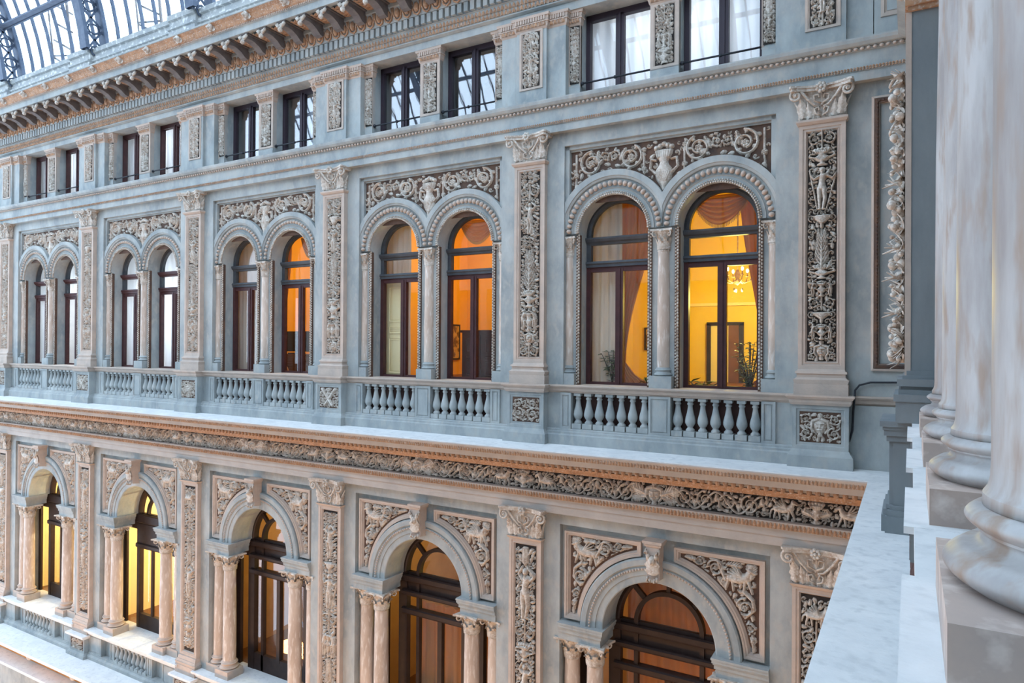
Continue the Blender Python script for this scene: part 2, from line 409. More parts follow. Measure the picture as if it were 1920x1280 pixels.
    def mesh(s, name, m, depth, plane='xz', flip=False):
        # x along width, z along height, relief towards -y; ground itself is left out
        a = s.a[:, ::-1] if flip else s.a
        keep = a > 0.02
        q = keep[:-1, :-1] | keep[1:, :-1] | keep[:-1, 1:] | keep[1:, 1:]
        jj, ii = np.nonzero(q); nx = s.nx
        idx = np.stack([jj*nx+ii, jj*nx+ii+1, (jj+1)*nx+ii+1, (jj+1)*nx+ii], 1)
        used, inv = np.unique(idx.ravel(), return_inverse=True)
        co = np.zeros((len(used), 3), np.float32); uj, ui = used//nx, used % nx
        co[:, 0] = ui*s.cx-s.w/2; co[:, 2] = uj*s.cy; co[:, 1] = -depth*a[uj, ui]
        me = bpy.data.meshes.new(name); me.vertices.add(len(used)); me.vertices.foreach_set('co', co.ravel())
        nf = len(idx); me.loops.add(nf*4); me.loops.foreach_set('vertex_index', inv.astype(np.int32).ravel())
        me.polygons.add(nf); me.polygons.foreach_set('loop_start', np.arange(0, nf*4, 4, dtype=np.int32))
        me.polygons.foreach_set('use_smooth', np.ones(nf, bool)); me.materials.append(m); me.update(calc_edges=True); me.validate(); return me

REL = {}
def make_reliefs():
    toks = [
      [('scroll',.3),('vase',.28),('staff',.75),('bowl',.25),('plume',.62),('vase',.22),('putti',.3),('scroll',.2),('bowl',.2),('putti',.3),('mask',.35)],
      [('flowers',.25),('scroll',.28),('figure',.62),('flowers',.22),('plume',.75),('vase',.3),('putti',.42),('mask',.26),('scroll',.2)],
      [('scroll',.3),('bowl',.3),('figure',.5),('plume',.6),('scroll',.3),('vase',.4),('putti',.4),('mask',.3)],
    ]
    for i, t in enumerate(toks):
        r = Rel(.35, 3.12, .0062); r.candelabrum(t, 11+i); REL['upil%d' % i] = r.mesh('relief', RELIEF, .075)
    toks = [
      [('plume',.3),('figure',1.0),('scroll',.4),('vase',.3),('figure',.8),('scroll',.35),('plume',.5),('mask',.3)],
      [('flowers',.2),('figure',.75),('bowl',.25),('staff',.75),('scroll',.35),('putti',.6),('plume',.5),('mask',.35)],
      [('horse',.3),('scroll',.45),('scroll',.45),('plume',.5),('figure',.8),('scroll',.4),('vase',.4),('mask',.3)],
    ]
    for i, t in enumerate(toks):
        r = Rel(.38, 3.68, .0068)
        if t[0][0] == 'horse': r.horse(.19, 3.3, .3, 1)
        r.candelabrum(t, 31+i); REL['lpil%d' % i] = r.mesh('relief', RELIEF, .08)
    # twin-arch tympanum, canvas bottom at z = 1.95
    r = Rel(3.12, 1.22, .0072); x0 = 1.56
    r.vase(x0, .33, .82, .3, 1.05); r.mask(x0, .22, .08)
    for i in range(9): r.disc(x0+((i % 3)-1)*.05*(1-.25*(i//3)), .36-.07*(i//3), .035, .9)
    for sg in (-1, 1):
        r.spiral(x0+sg*.53, 1.01, .19, PI/2+sg*.4, sg, 1.45, .13, .9); r.spiral(x0+sg*.8, 1.07, .085, 0, -sg, 1.2, .16, .75)
        r.spiral(x0+sg*.96, 1.07, .08, PI, sg, 1.2, .16, .75); r.spiral(x0+sg*1.2, .99, .2, PI/2, -sg, 1.45, .13, .9)
        r.stroke([(x0+sg*.32, 1.12), (x0+sg*.32, .7)], .014, .014, .6); r.flower(x0+sg*.32, .8, .045, .9); r.flower(x0+sg*.32, 1.1, .04, .8); r.disc(x0+sg*.32, .66, .03, .8, .05)
        r.stroke([(x0+sg*1.47, 1.16), (x0+sg*1.47, .75), (x0+sg*1.5, .5)], .015, .012, .6); r.flower(x0+sg*1.47, .82, .05, .9); r.disc(x0+sg*1.46, .62, .035, .8, .06)
        r.stroke([(x0+sg*.2, .55), (x0+sg*.3, .62), (x0+sg*.36, .55)], .02, .012, .6); r.stroke([(x0+sg*1.5, .45), (x0+sg*1.4, .52), (x0+sg*1.48, .35)], .02, .012, .6)
        r.leaf(x0+sg*.62, 1.16, -PI/2+sg*.5, .2, .1, .7); r.leaf(x0+sg*1.08, 1.17, -PI/2+sg*.2, .2, .1, .7); r.leaf(x0+sg*.68, .9, PI/2+sg*1.1, .14, .1, .7)
    r.fill(5, 420, .038, .6); r.fill(6, 260, .024, .5)
    XX, YY = np.meshgrid(r.X-1.56, r.Y+1.95)
    for c in (-.82, .82): r.a[(XX-c)**2+(YY-1.82)**2 < .985**2] = 0
    REL['tymp'] = r.mesh('relief', RELIEF, .06)
    # frieze, one bay period, centre = bay centre
    r = Rel(S, .32, .0072); c = S/2; r.mask(c, .16, .13, 1.1)
    for sg in (-1, 1):
        r.leaf(c+sg*.12, .16, PI/2-sg*PI/2+sg*.35, .28, .2, .85); r.leaf(c+sg*.14, .12, PI/2-sg*PI/2-sg*.3, .2, .15, .8)
        for i, xx in enumerate((.46, .77, 1.08, 1.39)):
            r.spiral(c+sg*xx, .165, .135, (PI/2 if i % 2 else -PI/2), sg*(1 if i % 2 else -1), 1.4, .13, .9)
            r.stroke([(c+sg*(xx-.155+.31*q/10), .16+(.135 if i % 2 == 0 else -.135)*cos(PI*q/10)) for q in range(11)], .016, .013, .8)
            for q in (-.155, .155): r.leaf(c+sg*(xx+q), .06 if (i+(q > 0)) % 2 else .26, (PI/2 if (i+(q > 0)) % 2 else -PI/2), .1, .08, .85)
        r.horse(c+sg*1.83, .02, .29, sg, 1.0)
    for xx in (0, S): r.vase(xx, .02, .28, .2, 1.0); r.leaf(xx, .1, .4, .2, .12, .8); r.leaf(xx, .1, PI-.4, .2, .12, .8)
    r.fill(9, 1500, .028, .65); r.fill(10, 2200, .018, .55); REL['frieze'] = r.mesh('relief', RELIEF, .07)
    # spandrel (right-hand one; mirrored for the left): canvas 1.29 x 1.25, arch centre at x=-1.55 from right edge
    r = Rel(1.16, 1.27, .0072)
    r.horse(.9, .82, .4, 1, 1.05); r.spiral(1.0, .62, .135, PI/2, 1, 1.5, .14, .95); r.spiral(.58, 1.12, .125, PI, -1, 1.5, .14, .95)
    r.stroke([(.72, .98), (.66, 1.1), (.6, 1.24), (.5, 1.25)], .03, .015, .9); r.stroke([(.98, .84), (1.1, .74), (1.12, .6), (1.0, .47)], .03, .015, .9)
    r.spiral(1.07, .34, .085, -PI/2, -1, 1.4, .15, .9); r.spiral(.35, 1.2, .075, PI, 1, 1.4, .15, .9); r.mask(1.1, .17, .05); r.leaf(.28, 1.2, PI-.1, .16, .09, .85); r.leaf(1.11, .12, -PI/2, .12, .08, .85)
    r.leaf(1.08, 1.05, PI/2, .2, .16, .9); r.leaf(.75, 1.2, .1, .2, .12, .85, bend=-.4); r.flower(1.09, 1.2, .05, .9); r.leaf(.62, .98, -.9, .16, .12, .8); r.leaf(.86, .7, -.9, .16, .12, .8)
    r.fill(3, 700, .036, .65); r.fill(4, 900, .022, .55)
    XX, YY = np.meshgrid(r.X-1.16+1.45, r.Y-4.36+4.5); r.a[(XX**2+YY**2) < 1.40**2] = 0
    REL['spanR'] = r.mesh('relief', RELIEF, .07); REL['spanL'] = r.mesh('relief', RELIEF, .07, flip=True)
    for i in range(3):
        r = Rel(.52, .4, .0062)
        if i == 0:
            r.mask(.26, .22, .11)
            for sg in (-1, 1): r.spiral(.26+sg*.17, .12, .085, PI/2, sg, 1.3, .15, .9); r.spiral(.26+sg*.18, .31, .07, 0, -sg, 1.2, .15, .85)
        elif i == 1:
            for sg in (-1, 1): r.spiral(.26+sg*.13, .13, .1, PI/2, sg, 1.3, .15, .95); r.spiral(.26+sg*.14, .3, .08, 0, -sg, 1.2, .15, .85)
        else:
            for sg in (-1, 1): r.stroke([(.26+sg*.17, .37), (.26-sg*.1, .05)], .035, .03, 1.0); r.spiral(.26+sg*.18, .14, .075, 0, sg, 1.2, .16, .85)
            r.vase(.26, .2, .18, .14)
        r.fill(21+i, 250, .03, .6); r.fill(25+i, 250, .02, .5); REL['ped%d' % i] = r.mesh('relief', RELIEF, .05)
    for i, (w, t) in enumerate(((.3, [('mask',.25),('scroll',.25),('figure',.5),('scroll',.22)]), (.28, [('scroll',.3),('flowers',.2),('putti',.35),('vase',.3)]), (.16, [('scroll',.3),('plume',.4),('vase',.3),('scroll',.3)]))):
        r = Rel(w, .92, .0068); r.candelabrum(t, 51+i); REL['att%d' % i] = r.mesh('relief', RELIEF, .05)
make_reliefs()

# ------------------------------------------------------------------ capitals, bases, balusters
def pil_capital(b, hw, z0, z1, yf):
    H = z1-z0; b.stack([(z0, z0+.88*H, hw*.92, yf+.015, hw*1.04, yf-.035)], .12)
    b.stack([(z0-.02, z0+.012, hw*1.02, yf-.02, hw*1.02, yf-.02)], .12)
    n = 8
    for i in range(n):
        x = (i-(n-1)/2)*hw*1.9/n; c = abs(x)/hw
        b.flame((x, yf-.002, z0+.01), (0,-1,0), (0,0,1), hw*1.9/n*1.05, H*(.26+.32*c), .02+.05*c)
    for sg in (-1, 1):
        b.flame((sg*hw*.8, yf-.015, z0+.03), (0,-1,0), (sg*.12,0,1), hw*.42, H*.66, .085); b.flame((sg*hw*.52, yf-.012, z0+.02), (0,-1,0), (sg*.1,0,1), hw*.34, H*.5, .05)
        b.flame((sg*hw*.95, yf+.05, z0+.02), (sg,0,0), (0,0,1), .12, H*.6, .07)
        cx, cz, R = sg*hw*1.1, z1-.27*H, H*.19; P = []; rr = []
        for p, w in (((sg*.02, yf-.035, z0+.36*H), .01), ((sg*hw*.3, yf-.05, z0+.4*H), .014), ((sg*hw*.62, yf-.07, z0+.62*H), .018)): P.append(p); rr.append(w)
        for i in range(22):
            t = i/21; a = PI/2+.75-t*2*PI*1.6; q = R*(1-.82*t); P.append((cx+sg*q*cos(a), yf-.1-.025*t, cz+q*sin(a))); rr.append(.023*(1-.4*t))
        b.tube(P, rr, 6); b.ell((cx, yf-.125, cz), (.022,.03,.022), 6, 4)
        b.tube([(sg*.01, yf-.03, z0+.1*H), (sg*hw*.26, yf-.045, z0+.16*H), (sg*hw*.3, yf-.05, z0+.3*H), (sg*hw*.14, yf-.05, z0+.34*H), (sg*hw*.1, yf-.05, z0+.24*H)], [.01,.014,.014,.012,.012], 5)
        b.tube([(sg*.01, yf-.05, z0+.46*H), (sg*hw*.3, yf-.06, z0+.54*H), (sg*hw*.34, yf-.06, z0+.7*H), (sg*hw*.12, yf-.06, z0+.72*H), (sg*hw*.1, yf-.06, z0+.62*H)], [.012,.015,.014,.012,.01], 5)
    b.flame((0, yf-.03, z0+.4*H), (0,-1,0), (0,0,1), .07, H*.45, .02)
    P = [(-hw*1.32, yf-.15), (-hw*1.24, yf-.18)]
    for i in range(9):
        t = i/8*2-1; P.append((t*hw*1.1, yf-.06-.1*t*t))
    P += [(hw*1.24, yf-.18), (hw*1.32, yf-.15), (hw*1.32, .1), (-hw*1.32, .1)]
    b.prism_z(P, z1-.07, z1-.03); b.prism_z([(x*1.04, y-.015 if y < 0 else y) for x, y in P], z1-.03, z1)
    for i in range(7):
        a = 2*PI*i/7; b.ell((cos(a)*.045, yf-.12, z1-.05+sin(a)*.05), (.03,.03,.03), 6, 4)
    b.ell((0, yf-.14, z1-.05), (.025,.03,.025), 6, 4)
def col_capital(b, r, z0, z1, c):
    H = z1-z0; x, y = c
    b.lathe([(r, z0-.02), (r*1.12, z0-.005), (r*1.0, z0+.01), (r*1.0, z0+.3*H), (r*1.2, z0+.7*H), (r*1.55, z0+.9*H)], c, 16)
    for row, (n, h, cu, of) in enumerate(((8, .48, r*.35, 0), (8, .68, r*.5, .5))):
        for i in range(n):
            a = 2*PI*(i+of)/n; o = Vector((cos(a), sin(a), 0)); b.leaf(Vector((x, y, z0+.01))+o*r*1.0, o, (0,0,1), r*.72, H*h, cu, 3, 5)
    for i in range(4):
        a = PI/4+PI/2*i; o = Vector((cos(a), sin(a), 0)); P = [Vector((x, y, z0+.45*H))+o*r*1.1]; rr = [r*.06]; R = H*.17; q0 = Vector((x, y, z1-.24*H))+o*r*1.75
        for k in range(13):
            t = k/12; w = PI*.7-t*2*PI*1.3; q = R*(1-.75*t); P.append(q0+o*q*cos(w)+Vector((0,0,1))*q*sin(w)); rr.append(r*.14*(1-.4*t))
        b.tube(P, rr, 5)
    e = r*1.85; P = []
    for i in range(4):
        for k in range(7):
            t = k/6*2-1; d = e*(.82+.18*t*t); a = PI/2*i
            px, py = d, t*e; P.append((x+px*cos(a)-py*sin(a), y+px*sin(a)+py*cos(a)))
    b.prism_z(P, z1-.1*H, z1)
    for i in range(4):
        a = PI/2*i-PI/2; b.ell((x+cos(a)*e*.85, y+sin(a)*e*.85, z1-.1*H), (r*.22, r*.22, r*.22), 6, 4)
def col_base(b, r, z0, z1, c):
    H = z1-z0
    b.lathe([(r*1.0, z1), (r*1.06, z1-.03*H), (r*1.12, z1-.1*H), (r*1.12, z1-.17*H)], c, 28)
    def torus(ra, za, h, n=7): return [(ra+h*.5*sin(PI*i/n), za+h-h*i/n) for i in range(n+1)]
    b.lathe([(r*1.1, z1-.17*H)]+torus(r*1.13, z1-.42*H, .25*H)+[(r*1.1, z1-.46*H), (r*1.12, z1-.55*H), (r*1.2, z1-.62*H), (r*1.24, z1-.65*H)]+torus(r*1.22, z0, .34*H)+[(r*.8, z0)], c, 28)
def baluster(b, z0, z1, r):
    H = z1-z0
    b.box(-r*1.05, r*1.05, -r*1.05, r*1.05, z0, z0+.14*H)
    prof = [(.82,.14),(.86,.18),(.6,.22),(.5,.25),(.72,.29),(.98,.36),(1.0,.42),(.9,.5),(.66,.62),(.5,.74),(.44,.82),(.6,.84),(.6,.87),(.46,.89),(.62,.93)]
    b.lathe([(r*a, z0+H*t) for a, t in prof], (0,0), 12); b.box(-r*.75, r*.75, -r*.75, r*.75, z0+.93*H, z1)
# ------------------------------------------------------------------ the big shell
XL, XR = PX(5)-3.2, .9
def arch_plate(b, cxs, R, zs, x0, x1, z0, z1, y0, y1, n=28):
    e = x0
    for c in cxs:
        b.box(e, c-R, y0, y1, z0, z1); e = c+R
        for i in range(n):
            a0, a1 = PI-PI*i/n, PI-PI*(i+1)/n
            p, q = (c+R*cos(a0), zs+R*sin(a0)), (c+R*cos(a1), zs+R*sin(a1))
            b.prism_y([p, q, (q[0], z1), (p[0], z1)], y0, y1)
    b.box(e, x1, y0, y1, z0, z1)
def facade(b):
    # attic
    b.box(XL, XR, .1, .62, 3.5, 4.08); b.box(PX(0)+.6, XR, .1, .62, 4.08, 5.5); b.box(XL, PX(5)-.6, .1, .62, 4.08, 5.5)
    b.box(XL, XR, .12, .62, 5.49, 6.1); b.box(XL, XR, .2, .8, 6.1, 6.9)
    # upper storey
    for k in range(6): b.box(PX(k)-.6, PX(k)+.6, .1, .62, -1.62, 3.5)
    for k in range(NB):
        c = BX(k); b.box(c-1.64, c+1.64, .1, .62, 3.26, 3.5)
        b.box(c-1.64, c+1.64, .25, .62, -1.62, -.68)
        arch_plate(b, [c-.82, c+.82], .58, 1.82, c-1.64, c+1.64, -.68, 3.26, .23, .58)
    b.box(XL, PX(5)-.6, .1, .62, -1.62, 3.5); b.box(PX(0)+.6, XR, .1, .62, -1.62, 3.5)
    # between the storeys
    b.box(XL, XR, .1, .9, -2.75, -1.62)
    # lower storey
    for k in range(6): b.box(PX(k)+LSH-.605, PX(k)+LSH+.605, .1, .78, -8.3, -2.75)
    for k in range(NB):
        c = BX(k)+LSH; b.box(c-1.635, c+1.635, .1, .78, -2.93, -2.75)
        arch_plate(b, [c], .885, -4.5, c-1.635, c+1.635, -4.52, -2.93, .2, .78, 36)
        b.box(c-1.635, c+1.635, .1, .78, -8.3, -7.52)
    b.box(XL, PX(5)+LSH-.605, .1, .78, -8.3, -2.75); b.box(PX(0)+LSH+.605, XR, .1, .78, -8.3, -2.75)
    b.box(XL, XR, 0, .8, -16, -8.3)
wf = single('wall_facade', 'long grey plaster gallery facade that carries the arched windows', 'wall', PLASTER, facade, kind='structure')

# attic piers, as parts of the wall
def attic_pier(b):
    b.box(-.285, .285, .04, .14, 4.05, 5.28); b.box(-.61, .61, .1, .62, 4.05, 5.5)
for k in range(6): ob('attic_pier', cached('attic_pier', PLASTER, attic_pier), wf, (PX(k), 0, 0))

# ------------------------------------------------------------------ horizontal mouldings
def long_course(name, label, prof, m):
    return single(name, label, 'moulding', m, lambda b: b.prism_x(prof, XL, XR))
sc = long_course('string_course', 'grey string course under the attic windows with beads and a leaf strip',
    [(.15,3.48),(-.02,3.48),(-.02,3.6),(-.03,3.6),(-.03,3.66),(-.02,3.66),(-.02,3.86),(-.04,3.865),(-.04,3.9),(-.09,3.915),(-.12,3.95),(-.13,3.99),(-.13,4.01),(.15,4.06)], PLASTER)
def bead_row(b, n, L, y, z, r, rx=None):
    rx = rx or r
    for i in range(n): b.ell(((i+.5)*L/n-L/2, y, z), (rx, r, r), 6, 4)
def leaf_row(b, n, L, y, z0, z1, d):
    # pairs of small upright leaves with a raised rib
    for i in range(n):
        x = (i+.5)*L/n-L/2; w = L/n*.46; zm = (z0+z1)/2
        b.add([(x-w,y,z0),(x,y-d,z0+.1*(z1-z0)),(x+w,y,z0),(x+w*.9,y-.3*d,zm),(x+w*.3,y-.5*d,z1),(x,y-d*.6,z1),(x-w*.3,y-.5*d,z1),(x-w*.9,y-.3*d,zm),(x,y-d,zm)],
              [(0,1,8,7),(1,2,3,8),(8,3,4,5),(8,5,6,7)], True)
def egg_row(b, n, L, y, z, r, rz):
    for i in range(n):
        x = (i+.5)*L/n-L/2; b.ell((x, y, z), (r, r*.8, rz), 8, 5)
for k in range(6):
    c = BX(k) if k < 5 else BX(4)-S
    if k == 5 and False: break
    ob('bead_row', cached('sc_beads', TRIM, lambda b: bead_row(b, 60, S, -.06, 3.882, .022, .03)), sc, (c,0,0), kind='stuff')
    ob('leaf_strip', cached('sc_leaf', OCHRE, lambda b: (leaf_row(b, 120, S, -.03, 3.608, 3.63, .022), leaf_row(b, 120, S, -.03, 3.632, 3.655, .022))), sc, (c,0,0), kind='stuff')
c = PX(0)+.6
ob('bead_row', cached('sc_beads2', TRIM, lambda b: bead_row(b, 18, 1.34, -.06, 3.882, .022, .03)), sc, (-.37,0,0), kind='stuff')
ob('leaf_strip', cached('sc_leaf2', OCHRE, lambda b: (leaf_row(b, 36, 1.34, -.03, 3.608, 3.63, .022), leaf_row(b, 36, 1.34, -.03, 3.632, 3.655, .022))), sc, (-.37,0,0), kind='stuff')

# entablature between the storeys
en = long_course('entablature', 'projecting entablature with carved frieze between the two arched storeys',
    [(.2,-2.73),(-.05,-2.73),(-.05,-2.6),(-.075,-2.595),(-.075,-2.5),(-.1,-2.49),(-.14,-2.4),(-.14,-2.385),(-.02,-2.38),(-.02,-2.07),(-.06,-2.06),(-.1,-2.0),(-.14,-1.94),(-.3,-1.93),(-.36,-1.85),(-.55,-1.84),(-.58,-1.75),(-.66,-1.74),(-.72,-1.67),(-.74,-1.64),(-.74,-1.625),(.2,-1.615)], mat('entablature_stucco', (176,168,160), (160,154,148), rough=.85, scale=2.2, bump=.2, bscale=20))
ob('ledge_top', cached('ledge_top', LEDGE, lambda b: b.prism_x([(.1,-1.618),(-.735,-1.626),(-.735,-1.612),(.1,-1.604)], XL, XR)), en)
# the frieze ground and its carving, one length per bay
for k in range(-1, NB+1):
    c = BX(k)+LSH
    g = ob('frieze_panel', cached('frz_ground', GROUND2, lambda b: b.box(-S/2, S/2, -.028, .0, -2.375, -2.072)), en, (c,0,0)) if k >= 0 else ob('frieze_panel', cached('frz_ground_end', GROUND2, lambda b: b.box(-S/2, -.1, -.028, .0, -2.375, -2.072)), en, (c,0,0))
    if k >= 0: ob('frieze_carving', REL['frieze'], en, (c, -.026, -2.385))
    else:
        ob('frieze_carving', REL['frieze'], en, (c, -.026, -2.385))
    ob('architrave_leaf', cached('en_leaf', OCHRE, lambda b: leaf_row(b, 84, S, -.125, -2.485, -2.4, .03)), en, (c,0,0), kind='stuff')
    ob('cornice_egg', cached('en_egg', OCHRE, lambda b: egg_row(b, 42, S, -.35, -1.9, .036, .05)), en, (c,0,0), kind='stuff')
    ob('crown_leaf', cached('en_crown', OCHRE, lambda b: leaf_row(b, 96, S, -.7, -1.735, -1.665, .03)), en, (c,0,0), kind='stuff')
    ob('bed_mould', cached('en_bed', OCHRE, lambda b: b.prism_x([(-.02,-2.07),(-.075,-2.062),(-.12,-2.0),(-.16,-1.945),(-.32,-1.935),(-.3,-1.925),(-.02,-1.925)], -S/2, S/2)), en, (c,0,0))

# top cornice
tc = long_course('roof_cornice', 'deep bracketed roof cornice with dentils, egg band and peeling parapet above',
    [(.6,5.62),(.1,5.62),(.05,5.64),(.05,5.86),(.02,5.87),(.04,5.88),(.04,6.05),(-.03,6.06),(-.04,6.09),(-.1,6.3),(-.12,6.32),(-.12,6.4),(-.62,6.41),(-.62,6.4),(-.66,6.4),(-.66,6.53),(-.69,6.54),(-.69,6.57),(-.72,6.6),(-.76,6.68),(-.84,6.73),(-.84,6.76),(.2,6.95),(.6,6.95)], PLASTER)
NDEN = 33
den = cached('dentil', PLASTER, lambda b: b.box(-.042, .042, -.035, .05, 5.885, 6.045))
egg = cached('egg', OCHRE, lambda b: (b.ell((0,-.08,6.2), (.062,.055,.092), 8, 6), b.tube([(-.09,-.1,6.3),(-.098,-.09,6.2),(-.06,-.06,6.1),(0,-.05,6.075),(.06,-.06,6.1),(.098,-.09,6.2),(.09,-.1,6.3)], .02, 5)))
def modillion(b):
    # scrolled bracket: side profile in y-z, width .2
    P = [(-.1,6.4),(-.6,6.4),(-.61,6.33),(-.57,6.29),(-.5,6.3),(-.42,6.29),(-.3,6.24),(-.2,6.16),(-.12,6.14),(-.1,6.18)]
    b.prism_x(P, -.085, .085); b.prism_x([(-.1,6.405),(-.63,6.405),(-.63,6.375),(-.1,6.375)], -.125, .125)
def modillion_scroll(b):
    for sg in (-1, 1): b.tube([(sg*.08,-.6,6.37),(sg*.095,-.64,6.33),(sg*.06,-.65,6.28),(sg*.045,-.64,6.325)], [.032,.034,.03,.02], 6)
    b.leaf((0,-.6,6.37), (0,-1,0), (0,0,-1), .16, .14, .05); b.ell((0,-.64,6.225), (.05,.05,.05), 8, 6)
mod = cached('modillion', BRACKET, modillion); mods = cached('modillion_scroll', RELIEF, modillion_scroll)
cof = cached('soffit_leaf', OCHRE, lambda b: [b.leaf((0,-.14-.08*i,6.395), (0,0,-1), (0,-1,0), .22, .13, .02) for i in range(5)] and None)
lion = cached('lion_head', RELIEF, lambda b: (b.ell((0,-.8,6.66), (.07,.06,.08), 8, 6), b.ell((0,-.86,6.635), (.035,.04,.03), 6, 4), b.ell((-.05,-.8,6.73), (.025,.025,.025), 6, 4), b.ell((.05,-.8,6.73), (.025,.025,.025), 6, 4), b.leaf((0,-.74,6.58), (0,-1,0), (0,0,1), .2, .2, .02)))
sima = cached('sima', OCHRE, lambda b: b.prism_x([(-.69,6.56),(-.725,6.595),(-.765,6.675),(-.83,6.72),(-.7,6.72)], -S/2, S/2))
for k in range(-1, NB+1):
    c = BX(k)
    ob('relief_band', cached('tc_leaf', OCHRE, lambda b: (leaf_row(b, 58, S, .05, 5.66, 5.75, .03), leaf_row(b, 58, S, .05, 5.75, 5.84, .03))), tc, (c,0,0), kind='stuff')
    ob('corona_beads', cached('tc_beads', TRIM, lambda b: bead_row(b, 90, S, -.7, 6.555, .018)), tc, (c,0,0), kind='stuff')
    ob('sima', sima, tc, (c,0,0))
    if k == -1: continue
    for i in range(NDEN):
        if k >= 1: ob('dentil', den, tc, (c-S/2+(i+.5)*S/NDEN, 0, 0))
    if k >= 1:
        for i in range(20): ob('egg', egg, tc, (c-S/2+(i+.5)*S/20, 0, 0))
    for i in range(8):
        if k >= 1:
            m = ob('modillion', mod, tc, (c-S/2+(i+.5)*S/8, 0, 0)); ob('scroll', mods, m); ob('soffit_leaf', cof, tc, (c-S/2+i*S/8, 0, 0))
    for i in range(4):
        if k >= 1: ob('lion_head', lion, tc, (c-S/2+(i+.5)*S/4, 0, 0))
pp = single('parapet', 'stepped grey parapet with flaking white stucco above the roof cornice', 'parapet', PEEL,
    lambda b: b.prism_x([(.6,6.85),(-.3,6.85),(-.28,6.98),(.1,7.15),(.14,7.5),(.1,7.52),(.1,7.56),(.16,7.57),(.16,7.72),(.1,7.74),(.08,7.84),(.6,7.86)], XL, XR))
for k in range(6): ob('parapet_pier', cached('ppier', PEEL, lambda b: b.prism_x([(.6,7.1),(.02,7.1),(.04,7.5),(0,7.52),(0,7.56),(.06,7.57),(.06,7.72),(0,7.74),(-.02,7.85),(.6,7.87)], -.5, .5)), pp, (PX(k)-.55,0,0))

# ------------------------------------------------------------------ pilasters
def up_base(b): b.stack([(-.655,-.5,.335,-.06,.335,-.06),(-.5,-.44,.325,-.055,.345,-.065),(-.44,-.41,.335,-.06,.3,-.03),(-.41,-.36,.3,-.03,.3,-.03),(-.36,-.33,.32,-.05,.315,-.04),(-.33,-.3,.3,-.02,.288,-.005)], .14)
def shaft(b, hw, z0, z1, py, ins, ins2=.03): b.rectframe(-hw, hw, z0, z1, [(0,.12),(0,0),(ins*.45,0),(ins*.5,.012),(ins*.7,.012),(ins*.78,.004),(ins*.86,.02),(ins,py)])
def up_neck(b): b.stack([(3.0,3.03,.3,-.02,.32,-.05),(3.03,3.055,.32,-.05,.32,-.05)], .14)
for k in range(6):
    v = {0:0, 1:1}.get(k, 2 if k % 2 == 0 else 1)
    t = thing('pilaster', f'upper-storey pilaster with carved relief strip and leafy capital, {FROM[k]}', 'pilaster', (PX(k),0,-.655), 'upper-storey pilasters')
    part('base', 'up_base', TRIM, t, up_base); part('shaft', 'up_shaft', TRIM, t, lambda b: (shaft(b, .288, -.3, 3.0, .05, .11), up_neck(b)))
    part('panel', 'up_panel', GROUND2, t, lambda b: b.box(-.18, .18, .045, .1, -.2, 2.9))
    ob('relief', REL['upil%d' % v], t, (0, .047, -.2+.655)); part('capital', 'up_cap', RELIEF, t, lambda b: pil_capital(b, .285, 3.06, 3.5, 0))
def lo_base(b): b.stack([(-7.69,-7.5,.36,-.08,.36,-.08),(-7.5,-7.43,.35,-.07,.37,-.08),(-7.43,-7.38,.35,-.07,.33,-.05),(-7.38,-7.3,.325,-.04,.31,-.02)], .14)
for k in range(6):
    t = thing('pilaster', f'lower-storey pilaster carved with standing figures, {FROM[k]}', 'pilaster', (PX(k)+LSH,0,-7.69), 'lower-storey pilasters')
    part('base', 'lo_base', TRIM, t, lo_base); part('shaft', 'lo_shaft', TRIM, t, lambda b: (shaft(b, .305, -7.3, -3.24, .05, .11), b.stack([(-3.25,-3.21,.31,-.02,.335,-.05)], .14)))
    part('panel', 'lo_panel', GROUND2, t, lambda b: b.box(-.2, .2, .045, .1, -7.2, -3.34))
    ob('relief', REL['lpil%d' % ((k+2) % 3 if k else 2)] if k != 1 else REL['lpil0'], t, (0, .047, -7.12+7.69), scale=(1,1,3.74/3.68)); part('capital', 'lo_cap', RELIEF, t, lambda b: pil_capital(b, .31, -3.22, -2.7, 0))

# ------------------------------------------------------------------ upper bays: arches, tympanum, columns
def archivolt(b):
    for c in (0,):
        b.arc([(.58,.25),(.58,.17),(.62,.155),(.625,.17),(.67,.165),(.685,.15),(.69,.18),(.83,.18),(.835,.15),(.85,.14),(.87,.135),(.875,.12),(.97,.12),(.975,.25)], c, 1.82, 0, PI, 56, clip=.82)
def jamb_rope(b):
    n = 52
    for i in range(n):
        a = PI*(i+.5)/n; (b.ell((.592*cos(a), .15, 1.82+.592*sin(a)), (.02,.026,.02), 5, 3), b.ell((.622*cos(a+.02), .15, 1.82+.622*sin(a+.02)), (.014,.02,.014), 5, 3))
    z = 1.8
    while z > -.64:
        for sg in (-1, 1): (b.ell((sg*.592, .2, z), (.017,.024,.026), 5, 3), b.ell((sg*.622, .2, z-.02), (.014,.02,.02), 5, 3))
        z -= .05
def jamb_strip(b):
    for sg in (-1, 1): b.box(min(sg*.572, sg*.64), max(sg*.572, sg*.64), .2, .26, -.66, 1.8)
eggm = cached('arch_egg', TRIM, lambda b: b.ell((0,0,0), (.037,.048,.044), 10, 6))
SIDE = ['right', 'left']
